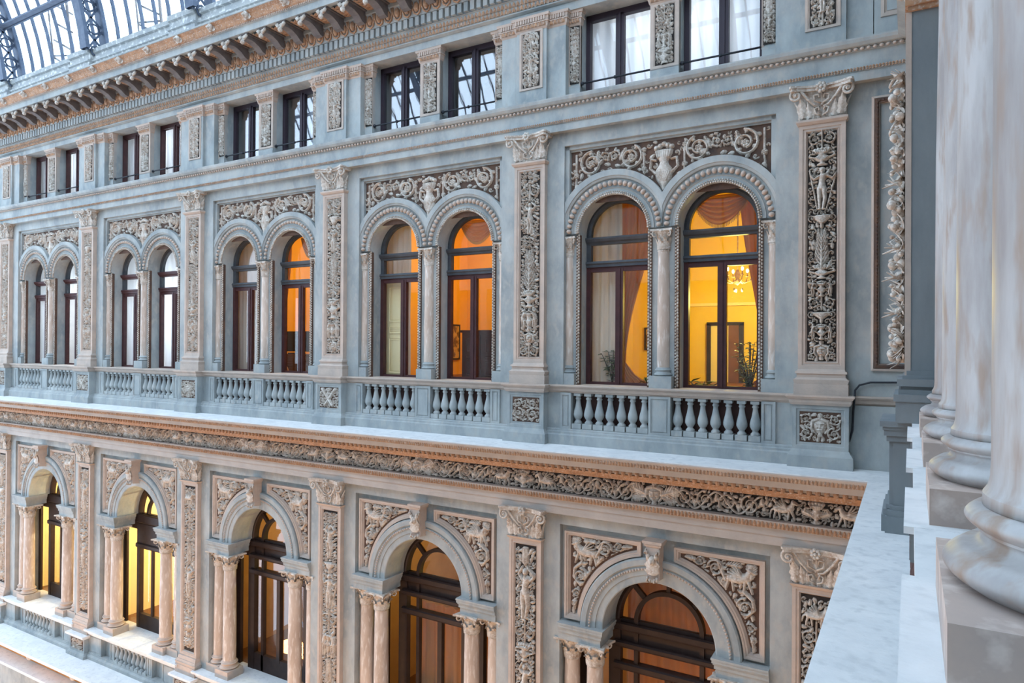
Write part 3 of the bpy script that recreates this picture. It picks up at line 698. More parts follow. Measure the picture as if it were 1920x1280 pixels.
for k in range(NB):
    for j, off in enumerate((.82, -.82)):
        t = thing('window_arch', f'moulded round arch with egg ornament over the {SIDE[j]} upper window, bay {FROM[k]}', 'arch', (BX(k)+off,.2,1.78), 'upper window arches')
        part('archivolt', 'archivolt', PLASTER, t, archivolt); part('jamb_strip', 'jamb_strip', GROUND, t, jamb_strip)
        part('bead_trim', 'jamb_rope', RELIEF, t, jamb_rope, kind='stuff')
        n = 28
        if k < 2:
            for i in range(n):
                a = PI*(i+.5)/n; ob('egg', eggm, t, (.76*cos(a), .16-.2, .04+.76*sin(a)), rot=(0, PI/2-a, 0))
        else:
            part('egg_band', 'egg_band', TRIM, t, lambda b: [b.ell((.76*cos(PI*(i+.5)/28), .16, 1.82+.76*sin(PI*(i+.5)/28)), (.035,.04,.035), 6, 4) for i in range(28)] and None, kind='stuff')
    t = thing('tympanum', f'brown ground with silvery scrolls and central vase above the twin arches, bay {FROM[k]}', 'relief', (BX(k),.2,1.95), 'tympanum reliefs')
    part('ground', 'tymp_ground', GROUND, t, lambda b: b.box(-1.56, 1.56, .215, .235, 2.3, 3.18))
    ob('carving', REL['tymp'], t, (0, .016, 0))
    part('frame', 'tymp_frame', PLASTER, t, lambda b: (b.box(-1.64,1.64,.15,.235,3.2,3.262), b.box(-1.64,1.64,.19,.235,3.17,3.21), b.box(-1.64,-1.57,.15,.235,1.9,3.26), b.box(1.57,1.64,.15,.235,1.9,3.26)))
    # columns
    for j, x in enumerate((0, -1.6, 1.6)):
        nm = ('central column between the twin windows', 'half column at the left edge of the twin windows', 'half column at the right edge of the twin windows')[j]
        t = thing('window_column', f'slim beige marble {nm}, upper bay {FROM[k]}', 'column', (BX(k)+x,.24 if j == 0 else .26,-.655), 'slim columns of the upper windows')
        r = .1 if j == 0 else .085; y = t.location.y; q = 'c' if j == 0 else 's'
        part('plinth', 'uc_plinth'+q, PLASTER, t, lambda b: (b.box(-r*1.75, r*1.75, y-r*1.75, y+r*1.5, -.655, -.46)))
        part('base', 'uc_base'+q, PLASTER, t, lambda b: col_base(b, r, -.46, -.33, (0, y)))
        part('shaft', 'uc_shaft'+q, MARBLE, t, lambda b: b.lathe([(r, -.34), (r*.99, .4), (r*.9, 1.45)], (0, y), 20))
        part('capital', 'uc_cap'+q, RELIEF, t, lambda b: col_capital(b, r*.92, 1.46, 1.78, (0, y)))

# ------------------------------------------------------------------ upper balustrade
def rail_prof(dy): return [(.3,-.775),(dy+.05,-.775),(dy+.03,-.75),(dy+.01,-.74),(dy+.0,-.70),(dy-.03,-.685),(dy-.05,-.665),(dy-.05,-.645),(.6,-.642)]
def plinth_prof(dy): return [(.3,-1.625),(dy-.06,-1.625),(dy-.06,-1.45),(dy-.04,-1.43),(dy-.04,-1.40),(dy-.01,-1.385),(dy-.01,-1.365),(dy+.03,-1.35),(.3,-1.35)]
balm = cached('baluster', PLASTER, lambda b: baluster(b, -1.345, -.78, .078))
def panel_pier(b, x0, x1, y, z0, z1):
    b.rectframe(x0, x1, z0, z1, [(0,.3),(0,y),(.035,y),(.042,y+.015),(.055,y+.015),(.06,y+.005)]); b.box(x0+.055, x1-.055, y+.008, .2, z0+.055, z1-.055)
for k in range(NB):
    t = thing('balustrade', f'grey stone balustrade under the upper twin windows, bay {FROM[k]}', 'balustrade', (BX(k),.1,-1.62), 'upper balustrades')
    part('rail', 'u_rail', TRIM, t, lambda b: b.prism_x(rail_prof(.02), -1.9, 1.9)); part('plinth', 'u_plinth', PLASTER, t, lambda b: b.prism_x(plinth_prof(.02), -1.9, 1.9))
    part('backing', 'u_back', BACKING, t, lambda b: b.box(-1.64, 1.64, .235, .26, -1.36, -.76))
    part('pier', 'u_midpier', PLASTER, t, lambda b: panel_pier(b, -.17, .17, .04, -1.36, -.77))
    part('pier', 'u_lpier', PLASTER, t, lambda b: panel_pier(b, -1.66, -1.47, .04, -1.36, -.77)); part('pier', 'u_rpier', PLASTER, t, lambda b: panel_pier(b, 1.47, 1.66, .04, -1.36, -.77))
    part('end_wall', 'u_endl', PLASTER, t, lambda b: b.box(-1.95,-1.66,.07,.3,-1.36,-.77)); part('end_wall', 'u_endr', PLASTER, t, lambda b: b.box(1.66,1.95,.07,.3,-1.36,-.77))
    for s0 in (-1.47, .17):
        for i in range(7): ob('baluster', balm, t, (s0+(i+.5)*1.3/7, .03, 1.62))
for k in range(6):
    t = thing('pedestal', f'pedestal block with carved square panel under upper pilaster, {FROM[k]}', 'pedestal', (PX(k),0,-1.62), 'upper pedestals')
    part('rail', 'p_rail', TRIM, t, lambda b: b.stack([(-.775,-.74,.36,-.13,.38,-.15),(-.74,-.7,.38,-.15,.38,-.15),(-.7,-.665,.39,-.16,.42,-.19),(-.665,-.645,.42,-.19,.42,-.19)], .3))
    part('block', 'p_block', PLASTER, t, lambda b: (b.rectframe(-.345,.345,-1.37,-.775,[(0,.3),(0,-.1),(.05,-.1),(.06,-.085),(.085,-.085),(.095,-.07)]),))
    part('foot', 'p_foot', PLASTER, t, lambda b: b.stack([(-1.625,-1.45,.4,-.16,.4,-.16),(-1.45,-1.41,.4,-.15,.375,-.13),(-1.41,-1.37,.37,-.12,.35,-.1)], .3))
    part('panel', 'p_panel', GROUND, t, lambda b: b.box(-.27,.27,-.072,-.03,-1.3,-.85)); ob('relief', REL['ped%d' % ((0,1,2,0,2,1)[k])], t, (0,-.07,-1.275+1.62))

# ------------------------------------------------------------------ lower bays
def lo_arch(b): b.arc([(.885,.25),(.885,.12),(.9,.11),(1.0,.11),(1.005,.095),(1.07,.095),(1.075,.085),(1.12,.08),(1.125,.1),(1.15,.09),(1.16,.07),(1.24,.07),(1.26,.09),(1.265,.25)], 0, -4.5, 0, PI, 60)
def span_frame(b, sg):
    # moulded frame round the spandrel field: outer edge top, side, arc
    R0, R1 = 1.28, 1.40; pts = []
    def outline(i):
        x1 = 1.56-i; zt = -3.03-i; zb = -4.45+i; R = R0+i; P = []
        xa = .26+i
        a1 = math.acos(min(1, xa/R)); a0 = math.asin(max(0, (zb+4.5)/R))
        # arc from the top (a1) to bottom (a0)
        top = -4.5+R*sin(a1)
        P.append((xa, zt)); 
        for q in range(15):
            a = a1+(a0-a1)*q/14; P.append((R*cos(a), -4.5+R*sin(a)))
        P.append((x1, zb)); P.append((x1, zt)); return P
    prof = [(0,.2),(0,.12),(.03,.12),(.035,.135),(.06,.135),(.07,.16),(.09,.19)]; rows = [outline(i) for i, y in prof]; n = len(rows[0]); vs = []
    for (i, y), P in zip(prof, rows): vs += [(sg*x, y, z) for x, z in P]
    fs = [(a*n+j, a*n+(j+1)%n, (a+1)*n+(j+1)%n, (a+1)*n+j) for a in range(len(prof)-1) for j in range(n)]
    b.add(vs, fs)
def keystone(b):
    P = [(.12,-2.94),(-.12,-2.94),(-.13,-2.98),(-.1,-3.02),(-.12,-3.12),(-.08,-3.3),(-.06,-3.42),(-.08,-3.5),(.12,-3.52)]
    for x0, x1 in ((-.1,.1),): b.prism_x(P, x0, x1)
    b.box(-.15,.15,-.14,.12,-2.96,-2.92); b.box(-.13,.13,-.12,.12,-3.0,-2.96)
def keystone_carving(b):
    b.leaf((0,-.1,-3.42), (0,-1,0), (0,0,1), .2, .3, .03); b.ell((0,-.14,-3.2), (.055,.05,.07), 8, 6); b.ell((0,-.18,-3.22), (.015,.03,.03), 5, 4)
    for sg in (-1, 1): b.tube([(sg*.1,-.1,-3.04),(sg*.11,-.14,-3.1),(sg*.07,-.15,-3.1),(sg*.08,-.14,-3.06)], .02, 5); b.tube([(sg*.07,-.1,-3.45),(sg*.08,-.12,-3.52),(sg*.03,-.12,-3.53),(sg*.04,-.11,-3.48)], .02, 5); b.ell((sg*.06,-.13,-3.14), (.035,.04,.05), 6, 4)
def impost(b, sg):
    rows = [(-4.78,-4.66,0),(-4.66,-4.6,.02),(-4.6,-4.575,.035),(-4.575,-4.53,.05),(-4.53,-4.5,.06)]
    for z0, z1, d in rows:
        x0, x1 = .9-d, 1.635; b.box(min(sg*x0, sg*x1), max(sg*x0, sg*x1), .06-d, .6, z0, z1)
for k in range(NB):
    cx = BX(k)+LSH
    t = thing('window_arch', f'wide lower-storey arch with carved keystone, bay {FROM[k]}', 'arch', (cx,.2,-4.78), 'lower window arches')
    part('archivolt', 'lo_arch', PLASTER, t, lo_arch); kk = part('keystone', 'lo_key', TRIM, t, keystone); ob('carving', cached('lo_keyc', RELIEF, keystone_carving), kk)
    part('bead_trim', 'lo_beads', TRIM, t, lambda b: [b.ell((1.1*cos(PI*(i+.5)/70), .08, -4.5+1.1*sin(PI*(i+.5)/70)), (.02,.02,.02), 5, 3) for i in range(70)] and None, kind='stuff')
    for sg in (-1, 1): part('impost', 'lo_imp%d' % sg, PLASTER, t, lambda b: impost(b, sg))
    for sg in (-1, 1):
        sd = 'left' if sg < 0 else 'right'
        t = thing('spandrel', f'triangular carved panel with winged beast, {sd} of the lower arch keystone, bay {FROM[k]}', 'relief', (cx,.2,-4.45), 'spandrel reliefs')
        part('frame', 'sp_frame%d' % sg, TRIM, t, lambda b: span_frame(b, sg))
        def grd(b, sg=sg):
            # flat field with the arch cut out of it
            n = 14; R = 1.36; za = -4.40
            for i in range(n):
                x0, x1 = .33+(1.5-.33)*i/n, .33+(1.5-.33)*(i+1)/n
                f = lambda x: max(za, -4.5+math.sqrt(max(0, R*R-x*x)))
                b.prism_y([(sg*x0, f(x0)), (sg*x1, f(x1)), (sg*x1, -3.1), (sg*x0, -3.1)], .185, .21)
        part('ground', 'sp_ground%d' % sg, GROUND, t, grd)
        ob('carving', REL['spanR' if sg > 0 else 'spanL'], t, (sg*(1.45-.58), -.015, .09))
    for j, (x, y, r) in enumerate(((-1.05,.22,.145), (1.05,.22,.145), (-1.49,.3,.14), (1.49,.3,.14))):
        sd = 'left' if x < 0 else 'right'; fb = 'front' if j < 2 else 'rear'
        t = thing('portal_column', f'marble {fb} column on the {sd} of the lower window, bay {FROM[k]}', 'column', (cx+x,y,-7.52), 'columns of the lower windows')
        q = 'f' if j < 2 else 'r'
        part('plinth', 'lc_pl'+q, TRIM, t, lambda b: b.box(-r*1.5, r*1.5, y-r*1.5, y+r*1.4, -7.52, -7.34)); part('base', 'lc_ba'+q, TRIM, t, lambda b: col_base(b, r, -7.34, -7.16, (0,y)))
        part('shaft', 'lc_sh'+q, MARBLE, t, lambda b: b.lathe([(r,-7.17),(r*.99,-6.3),(r*.9,-5.12)], (0,y), 24)); part('capital', 'lc_ca'+q, RELIEF, t, lambda b: col_capital(b, r*.92, -5.12, -4.78, (0,y)))
# lower balustrade and its ledge
balm2 = cached('baluster_low', PLASTER, lambda b: baluster(b, -8.13, -7.68, .07))
for k in range(2, NB):
    cx = BX(k)+LSH
    t = thing('balustrade', f'stone balustrade below the lower arched window, bay {FROM[k]}', 'balustrade', (cx,.05,-8.25), 'lower balustrades')
    sh = lambda P: [(y, z-6.88) for y, z in P]
    part('rail', 'l_rail', LEDGE, t, lambda b: b.prism_x([(.8,-7.66),(-.05,-7.66),(-.07,-7.6),(-.12,-7.57),(-.13,-7.52),(.8,-7.515)], -1.95, 1.95)); part('plinth', 'l_plinth', PLASTER, t, lambda b: b.prism_x([(.2,-8.3),(-.1,-8.3),(-.1,-8.2),(-.05,-8.17),(-.05,-8.13),(.2,-8.13)], -1.95, 1.95))
    part('backing', 'l_back', PLASTER, t, lambda b: b.box(-1.95,1.95,.09,.12,-8.14,-7.65))
    for i, (a, c2) in enumerate(((-1.95,-1.3),(1.3,1.95),(-.9,-.7),(.7,.9))): part('pier', 'l_pier%d' % i, PLASTER, t, lambda b: panel_pier(b, a, c2, -.03, -8.14, -7.65))
    for i in range(8): ob('baluster', balm2, t, (-.7+(i+.5)*1.4/8, .02-.05, 8.25))
for k in range(3, 6):
    t = thing('pedestal', f'pedestal with carved square panel under lower pilaster, {FROM[k]}', 'pedestal', (PX(k)+LSH,0,-8.28), 'lower pedestals')
    part('rail', 'q_rail', LEDGE, t, lambda b: b.stack([(-7.78,-7.74,.38,-.16,.4,-.2),(-7.74,-7.69,.42,-.22,.42,-.22)], .2)); part('block', 'q_block', PLASTER, t, lambda b: b.rectframe(-.35,.35,-8.15,-7.78,[(0,.2),(0,-.14),(.04,-.14),(.05,-.125),(.07,-.12)]))
    part('foot', 'q_foot', PLASTER, t, lambda b: b.stack([(-8.3,-8.2,.42,-.2,.42,-.2),(-8.2,-8.15,.4,-.18,.36,-.15)], .2)); part('panel', 'q_panel', GROUND, t, lambda b: b.box(-.3,.3,-.125,-.05,-8.1,-7.83)); ob('relief', REL['ped%d' % (k % 3)], t, (0,-.12,-8.11+8.28), scale=(1,1,.72))
lc = single('lower_ledge', 'weathered pale ledge below the lower balustrade with bracketed frieze', 'moulding', LEDGE,
    lambda b: b.prism_x([(.1,-8.27),(-.75,-8.29),(-.76,-8.36),(-.7,-8.4),(-.6,-8.42),(-.5,-8.44),(-.5,-8.46),(-.15,-8.47),(-.15,-8.95),(-.4,-8.98),(-.55,-9.0),(-.56,-9.06),(-.2,-9.2),(.1,-9.2)], XL, XR))
for k in range(3, 6):
    for i in range(2): ob('bracket', cached('lbracket', RELIEF, lambda b: (b.prism_x([(-.15,-8.47),(-.42,-8.47),(-.44,-8.55),(-.3,-8.7),(-.22,-8.85),(-.15,-8.9)], -.13, .13), b.leaf((0,-.26,-8.85), (0,-1,0), (0,0,1), .24, .34, .12))), lc, (PX(k)-S/2*i,0,0))
ob('frieze_glow_band', cached('lc_band', mat('ochre_lamp_glow', (222,152,84), (198,128,70), rough=.85, scale=3), lambda b: b.box(XL, XR, -.165, -.1, -8.94, -8.475)), lc)  # warm lamp glow from below, put into the band's orange colour
# ------------------------------------------------------------------ attic pilasters
def attic_cap(b, hw, yf, yb):
    b.stack([(5.26,5.29,hw,yf,hw+.02,yf-.02),(5.29,5.36,hw+.02,yf-.02,hw+.035,yf-.035),(5.36,5.375,hw+.05,yf-.05,hw+.05,yf-.05),(5.375,5.45,hw+.03,yf-.03,hw+.05,yf-.05),(5.45,5.49,hw+.065,yf-.065,hw+.075,yf-.075)], yb)
    n = max(5, int(hw*2/.045))
    for i in range(n):
        x = (i+.5)/n*2*hw-hw; b.box(x-.012, x+.012, yf-.062, yf, 5.385, 5.45)
def attic_cap_leaf(b, hw, yf):
    n = max(4, int(hw*2/.07)); leaf_row(b, n, hw*2, yf-.03, 5.295, 5.36, .03)
def attic_pil(label, x, hw, yf, w, rel, key, framed, group):
    t = thing('attic_pilaster', label, 'pilaster', (x, yf, 4.06), group)
    if framed:
        part('frame', 'ap_fr'+key, TRIM, t, lambda b: b.rectframe(-w/2-.07, w/2+.07, 4.28, 5.27, [(0,yf+.03),(0,yf-.012),(.035,yf-.012),(.04,yf),(.055,yf),(.065,yf+.015)]))
    else:
        part('body', 'ap_bd'+key, PLASTER, t, lambda b: (b.box(-hw, hw, yf+.02, .6, 4.06, 5.5), b.box(-hw, hw, yf-.005, .6, 4.06, 4.27)))
        part('frame', 'ap_fr'+key, TRIM, t, lambda b: b.rectframe(-hw, hw, 4.25, 5.29, [(0,.3),(0,yf-.005),(hw-w/2-.03,yf-.005),(hw-w/2-.02,yf+.005),(hw-w/2,yf+.018)]))
    if framed:
        part('pier_band', 'ap_bandw', TRIM, t, lambda b: attic_cap(b, .612, .1, .3)); part('leaf_strip', 'ap_bandl', OCHRE, t, lambda b: attic_cap_leaf(b, .612, .1), kind='stuff')
    part('panel', 'ap_pn'+key, GROUND2, t, lambda b: b.box(-w/2-.01, w/2+.01, yf+.006 if not framed else yf-.004, yf+.03, 4.31, 5.25))
    ob('relief', REL[rel], t, (0, .004 if not framed else -.006, 4.32-4.06))
    part('cap', 'ap_cp'+key, TRIM, t, lambda b: attic_cap(b, hw, yf, .3)); part('leaf_strip', 'ap_lf'+key, OCHRE, t, lambda b: attic_cap_leaf(b, hw, yf), kind='stuff')
for k in range(6):
    attic_pil(f'wide attic pier with framed carved panel, {FROM[k]}', PX(k), .29, .035, .3, 'att0', 'p', True, 'attic piers')
    if k < NB:
        attic_pil(f'attic pilaster with carved strip between the paired windows, bay {FROM[k]}', BX(k), .225, .2, .28, 'att1', 'm', False, 'attic middle pilasters')
        for sg in (-1, 1):
            attic_pil(f'narrow attic half pilaster at the {"left" if sg < 0 else "right"} edge of the paired windows, bay {FROM[k]}', BX(k)+sg*1.525, .1, .22, .15, 'att2', 's', False, 'attic half pilasters')

# ------------------------------------------------------------------ windows
WN = [0]
def window(label, loc):
    WN[0] += 1
    return thing('window_%d' % WN[0], label, 'window', loc, kind='structure')
def halfdisc(b, R, zs, y, x0=0, n=24, th=.008):
    b.prism_y([(x0+R*cos(PI*i/n), zs+R*sin(PI*i/n)) for i in range(n+1)], y, y+th)
def uw_frame(b):
    b.arc([(.585,.56),(.585,.47),(.545,.46),(.54,.47),(.5,.48),(.5,.56)], 0, 1.82, 0, PI, 36)
    for sg in (-1, 1): b.box(min(sg*.585,sg*.5), max(sg*.585,sg*.5), .47, .56, 1.3, 1.83)
def uw_lintel(b): b.prism_x([(.56,1.66),(.47,1.66),(.46,1.69),(.43,1.71),(.41,1.75),(.41,1.775),(.45,1.785),(.56,1.785)], -.585, .585)
def uw_transom(b): b.prism_x([(.56,1.29),(.45,1.29),(.45,1.33),(.43,1.35),(.44,1.385),(.56,1.385)], -.585, .585)
def uw_case(b):
    for sg in (-1, 1):
        b.box(min(sg*.585,sg*.505), max(sg*.585,sg*.505), .47, .56, -.68, 1.29); b.box(min(sg*.51,sg*.0), max(sg*.51,sg*.0), .48, .55, 1.21, 1.29); b.box(min(sg*.51,0), max(sg*.51,0), .48, .55, -.68, -.6)
def uw_mull(b):
    b.box(-.065,.065,.47,.55,-.62,1.25); b.box(-.018,.018,.455,.47,-.62,1.25)
for k in range(NB):
    up, lowm = (SLATE, MAROON) if k < 3 else (MAROON, MAROON)
    for j, off in enumerate((.82, -.82)):
        t = window(f'{SIDE[j]} arched window of the upper storey pair, bay {FROM[k]}', (BX(k)+off,.5,-.68))
        part('frame', 'uw_frame', up if k < 3 else SLATE, t, uw_frame); part('transom', 'uw_lintel', up, t, uw_lintel); part('transom', 'uw_transom', up, t, uw_transom)
        part('casement_frame', 'uw_case', lowm, t, uw_case); part('mullion', 'uw_mull', lowm, t, uw_mull)
        part('pane', 'uw_fan', GLASS, t, lambda b: halfdisc(b, .52, 1.78, .52)); part('pane', 'uw_tl', GLASS, t, lambda b: b.box(-.52,.52,.52,.528,1.37,1.68))
        for sg in (-1, 1): part('pane', 'uw_pl%d' % sg, GLASS, t, lambda b: b.box(min(sg*.06,sg*.51), max(sg*.06,sg*.51), .52, .528, -.62, 1.23))
def lw_frame(b):
    b.arc([(.9,.8),(.9,.68),(.84,.66),(.82,.68),(.8,.8)], 0, -4.5, 0, PI, 40)
    b.arc([(.57,.8),(.57,.68),(.5,.68),(.5,.8)], 0, -4.5, 0, PI, 28)
    for a in (PI*.5, PI*.25, PI*.75): b.bar((.54*cos(a),.73,-4.5+.54*sin(a)), (.85*cos(a),.73,-4.5+.85*sin(a)), .06, .08)
    for sg in (-1, 1): b.box(min(sg*1.0,sg*.8), max(sg*1.0,sg*.8), .68, .8, -7.52, -4.5); b.box(min(sg*.57,sg*.5), max(sg*.57,sg*.5), .69, .78, -7.5, -4.5); b.box(min(sg*1.64,sg*1.32), max(sg*1.64,sg*1.32), .72, .8, -7.52, -4.5)
    b.box(-1.64,1.64,.72,.8,-4.95,-4.5); b.box(-.82,.82,.69,.78,-7.52,-7.14)
def lw_frame2(b):
    b.arc([(.9,.8),(.9,.68),(.84,.66),(.82,.68),(.8,.8)], 0, -4.5, 0, PI, 40); b.arc([(.55,.78),(.55,.7),(.48,.7),(.48,.78)], 0, -4.5, 0, PI, 28)
    for a in (PI*.5, PI*.25, PI*.75): b.bar((.52*cos(a),.73,-4.5+.52*sin(a)), (.85*cos(a),.73,-4.5+.85*sin(a)), .05, .06)
    for sg in (-1, 1): b.box(min(sg*.93,sg*.82), max(sg*.93,sg*.82), .68, .8, -7.52, -4.5); b.box(min(sg*1.64,sg*1.5), max(sg*1.64,sg*1.5), .74, .8, -7.52, -4.5)
    b.box(-1.64,1.64,.72,.8,-4.95,-4.5); b.box(-.83,.83,.69,.78,-7.52,-7.14)
def lw_bars(b, z0, z1, d): b.prism_x([(.8,z0),(.68-d,z0),(.66-d,z0+.03),(.66-d,z1-.02),(.69-d,z1),(.8,z1)], -.9, .9)
for k in range(NB):
    t = window(f'tall brown arched window of the lower storey, bay {FROM[k]}', (BX(k)+LSH,.7,-7.52))
    part('frame', 'lw_frame' if k < 3 else 'lw_frame2', BROWN, t, lw_frame if k < 3 else lw_frame2)
    if k < 3:
        for i, (a, c2, d) in enumerate(((-4.68,-4.55,.02),(-4.95,-4.85,.04),(-5.32,-5.2,.03))): part('transom', 'lw_bar%d' % i, BROWN, t, lambda b: lw_bars(b, a, c2, d))
    else: part('transom', 'lw_barw', BROWN, t, lambda b: (lw_bars(b, -4.75,-4.52,.03), lw_bars(b, -5.3,-4.75,.0), lw_bars(b,-5.4,-5.28,.04)))
    if k < 3: part('mullion', 'lw_mull', BROWN, t, lambda b: b.box(-.05,.05,.68,.78,-7.2,-5.25))
    else:
        for x in (-.3, .28): part('mullion', 'lw_mull2', BROWN, t, lambda b: b.box(-.035,.035,.7,.76,-7.2,-5.25), loc=(x,-.7,7.52))
    part('pane', 'lw_fan', GLASS, t, lambda b: halfdisc(b, .86, -4.5, .74)); part('pane', 'lw_tl', GLASS, t, lambda b: b.box(-.85,.85,.74,.748,-5.3,-4.55))
    for sg in (-1, 1):
        part('pane', 'lw_p%d' % sg, GLASS, t, lambda b: b.box(min(sg*.04,sg*.52), max(sg*.04,sg*.52), .74, .748, -7.15, -5.25)); part('pane', 'lw_q%d' % sg, GLASS, t, lambda b: b.box(min(sg*.55,sg*.84), max(sg*.55,sg*.84), .74, .748, -7.5, -5.25))
        part('sidelight', 'lw_s%d' % sg, GLASS, t, lambda b: b.box(min(sg*.98,sg*1.34), max(sg*.93,sg*1.52), .76, .768, -7.5, -4.94))
def aw_frame(b):
    b.box(-.6,-.52,.46,.56,4.07,5.49); b.box(.52,.6,.46,.56,4.07,5.49); b.box(-.6,.6,.46,.56,5.39,5.49); b.box(-.6,.6,.46,.56,4.07,4.14)
for k in range(NB):
    for j, off in enumerate((.83, -.83)):
        t = window(f'{SIDE[j]} square-headed attic window of the pair, bay {FROM[k]}', (BX(k)+off,.5,4.07))
        part('frame', 'aw_frame', MAROON if k > 2 else mat('plum_paint', (56,44,52), (48,40,50), rough=.5), t, aw_frame)
        part('mullion', 'aw_mull', MAROON if k > 2 else MATS['plum_paint'], t, lambda b: (b.box(-.07,.07,.46,.55,4.1,5.42), b.box(-.02,.02,.44,.46,4.1,5.42)))
        g = GLASSR if k in (1, 2) else GLASS
        for sg in (-1, 1): part('pane', 'aw_p%d' % sg, g, t, lambda b: b.box(min(sg*.06,sg*.53), max(sg*.06,sg*.53), .5, .508, 4.12, 5.4))
        part('guard_rail', 'aw_rail', IRON, t, lambda b: (b.tube([(-.61,.26,4.3),(.61,.26,4.3)], .015, 6), b.ell((0,.26,4.3), (.03,.03,.03), 6, 4), b.ell((-.57,.26,4.3), (.035,.035,.035), 6, 4)))

# ------------------------------------------------------------------ end bay by the wing: framed panel, dado, cable
t = thing('wall_panel', 'tall plain panel in a leafy frame beside the dark corner pier', 'panel', (.2,.1,-.31))
part('frame', 'ep_frame', TRIM, t, lambda b: b.rectframe(-.65,.68,-.31,3.27,[(0,.1),(0,.06),(.03,.05),(.035,.07),(.09,.05),(.1,.12),(.11,.13)]))
part('leaf_frame', 'ep_leaf', GROUND, t, lambda b: (b.rectframe(-.612,.642,-.272,3.232,[(0,.07),(0,.045),(.03,.035),(.06,.06)]), [b.ell((-.58,.045,-.22+.05*i), (.02,.02,.02), 5, 3) for i in range(69)], [b.ell((-.56+.05*i,.045,3.205), (.02,.02,.02), 5, 3) for i in range(24)]) and None)
part('field', 'ep_field', PLASTER, t, lambda b: b.box(-.56,.6,.115,.14,-.22,3.18))
t = thing('wall_panel', 'plain framed attic panel above the string course by the corner', 'panel', (.2,.1,4.3))
part('frame', 'ea_frame', TRIM, t, lambda b: b.rectframe(-.55,.65,4.3,5.3,[(0,.1),(0,.08),(.04,.075),(.05,.09),(.08,.1)]))
part('field', 'ea_field', PLASTER, t, lambda b: b.box(-.48,.58,.088,.12,4.37,5.23))
t = thing('balustrade', 'plain dado with moulded rail at the end of the facade beside the corner pier', 'balustrade', (-.2,.1,-1.62))
part('rail', 'e_rail', TRIM, t, lambda b: b.prism_x(rail_prof(.05), -.5, .9)); part('wall', 'e_wall', PLASTER, t, lambda b: b.box(-.5,.9,.06,.2,-1.62,-.77))
single('cable', 'black cable running along the wall and down past the rail by the corner', 'cable', IRON, lambda b: b.tube([(.3,.06,-.44),(-.11,.06,-.45),(-.45,.06,-.46),(-.58,.05,-.5),(-.63,.04,-.57),(-.63,-.05,-.66),(-.65,.03,-.85),(-.66,.04,-1.1),(-.7,.04,-1.25)], .014, 6))

# ------------------------------------------------------------------ the wing on the right with its marble columns
ww = single('wall_wing', 'grey side wing wall behind the marble columns', 'wall', PLASTER, lambda b: (b.box(.95,1.4,-12,.1,-16,8), b.box(.1,1.2,-12,.1,-16,-1.66), b.box(.12,1.2,-12,.08,-1.66,-.77)), kind='structure')
single('terrace_ledge', 'broad pale stone ledge running out below the marble columns', 'ledge', LEDGE, lambda b: b.prism_y([(-.44,-1.615),(-.44,-1.66),(-.41,-1.74),(-.3,-1.84),(-.15,-1.93),(.02,-2.05),(.02,-2.7),(.2,-2.7),(.2,-1.61)], -12, -.6))
single('wing_entablature', 'plain entablature above the capitals of the marble columns', 'moulding', PLASTER, lambda b: b.prism_y([(-.05,3.52),(-.05,3.9),(-.15,3.95),(-.15,4.05),(.0,4.1),(.0,5.5),(-.5,6.3),(-.5,6.5),(1.2,6.6),(1.2,3.52)], -12, .05))
cp = single('wing_coping', 'bright stone coping with stepped breaks under the marble columns', 'coping', LEDGE, lambda b: (b.box(.012,.96,-12,-3.3,-.69,-.64), b.box(.04,.96,-12,-3.3,-.77,-.69)))
YC = [-10+1.83, -10+3.22, -10+4.6, -10+5.99]
CN = ['closest', 'second closest', 'third closest', 'farthest']
for i, y in enumerate(YC):
    t = thing('column_pedestal', f'pedestal with projecting coping under the {CN[i]} marble column', 'pedestal', (.4,y,-1.62), 'pedestals under the marble columns')
    part('coping', 'wp_cop', LEDGE, t, lambda b: b.box(-.42,.1,-.395,.395,-.665,-.639), loc=(0,0,1.62)); part('moulding', 'wp_mld', DARKPIER, t, lambda b: b.box(-.4,.1,-.38,.38,-.77,-.665), loc=(0,0,1.62)); part('block', 'wp_blk', DARKPIER, t, lambda b: (b.box(-.34,.0,-.33,.33,-1.4,-.77), b.box(-.37,.0,-.36,.36,-1.62,-1.5), b.box(-.355,.0,-.345,.345,-1.5,-1.4)), loc=(0,0,1.62))
    t = thing('marble_column', f'large veined marble column, {CN[i]} to the viewer', 'column', (.39,y,-.639), 'large marble columns')
    part('plinth', 'wc_pl', PLINTHM, t, lambda b: b.box(-.33,.33,-.33,.33,-.639,-.508), loc=(0,0,.639))
    def big_base(b):
        def tor(ra, za, h, n=10): return [(ra+h*.5*sin(PI*q/n), za+h-h*q/n) for q in range(n+1)]
        b.lathe([(.236,-.25),(.238,-.285),(.243,-.305),(.2517,-.318)], (0,0), 72)
        b.lathe([(.2517,-.318),(.2525,-.343),(.244,-.3435)], (0,0), 72)
        b.lathe([(.24,-.3435)]+tor(.2625,-.391,.047)+[(.256,-.392)], (0,0), 72)
        b.lathe([(.262,-.391),(.262,-.397)], (0,0), 72)
        b.lathe([(.262,-.397),(.254,-.403),(.253,-.41),(.258,-.42),(.272,-.428),(.288,-.431)], (0,0), 72)
        b.lathe([(.25,-.4305)]+tor(.289,-.508,.078), (0,0), 72)
    part('base', 'wc_ba', WMARBLE, t, big_base, loc=(0,0,.639))
    part('shaft', 'wc_sh', WMARBLE, t, lambda b: b.lathe([(.236,-.27),(.235,.3),(.232,1.4),(.21,3.05)], (0,0), 64), loc=(0,0,.639)); part('capital', 'wc_ca', RELIEF, t, lambda b: col_capital(b, .21, 3.05, 3.52, (0,0)), loc=(0,0,.639))
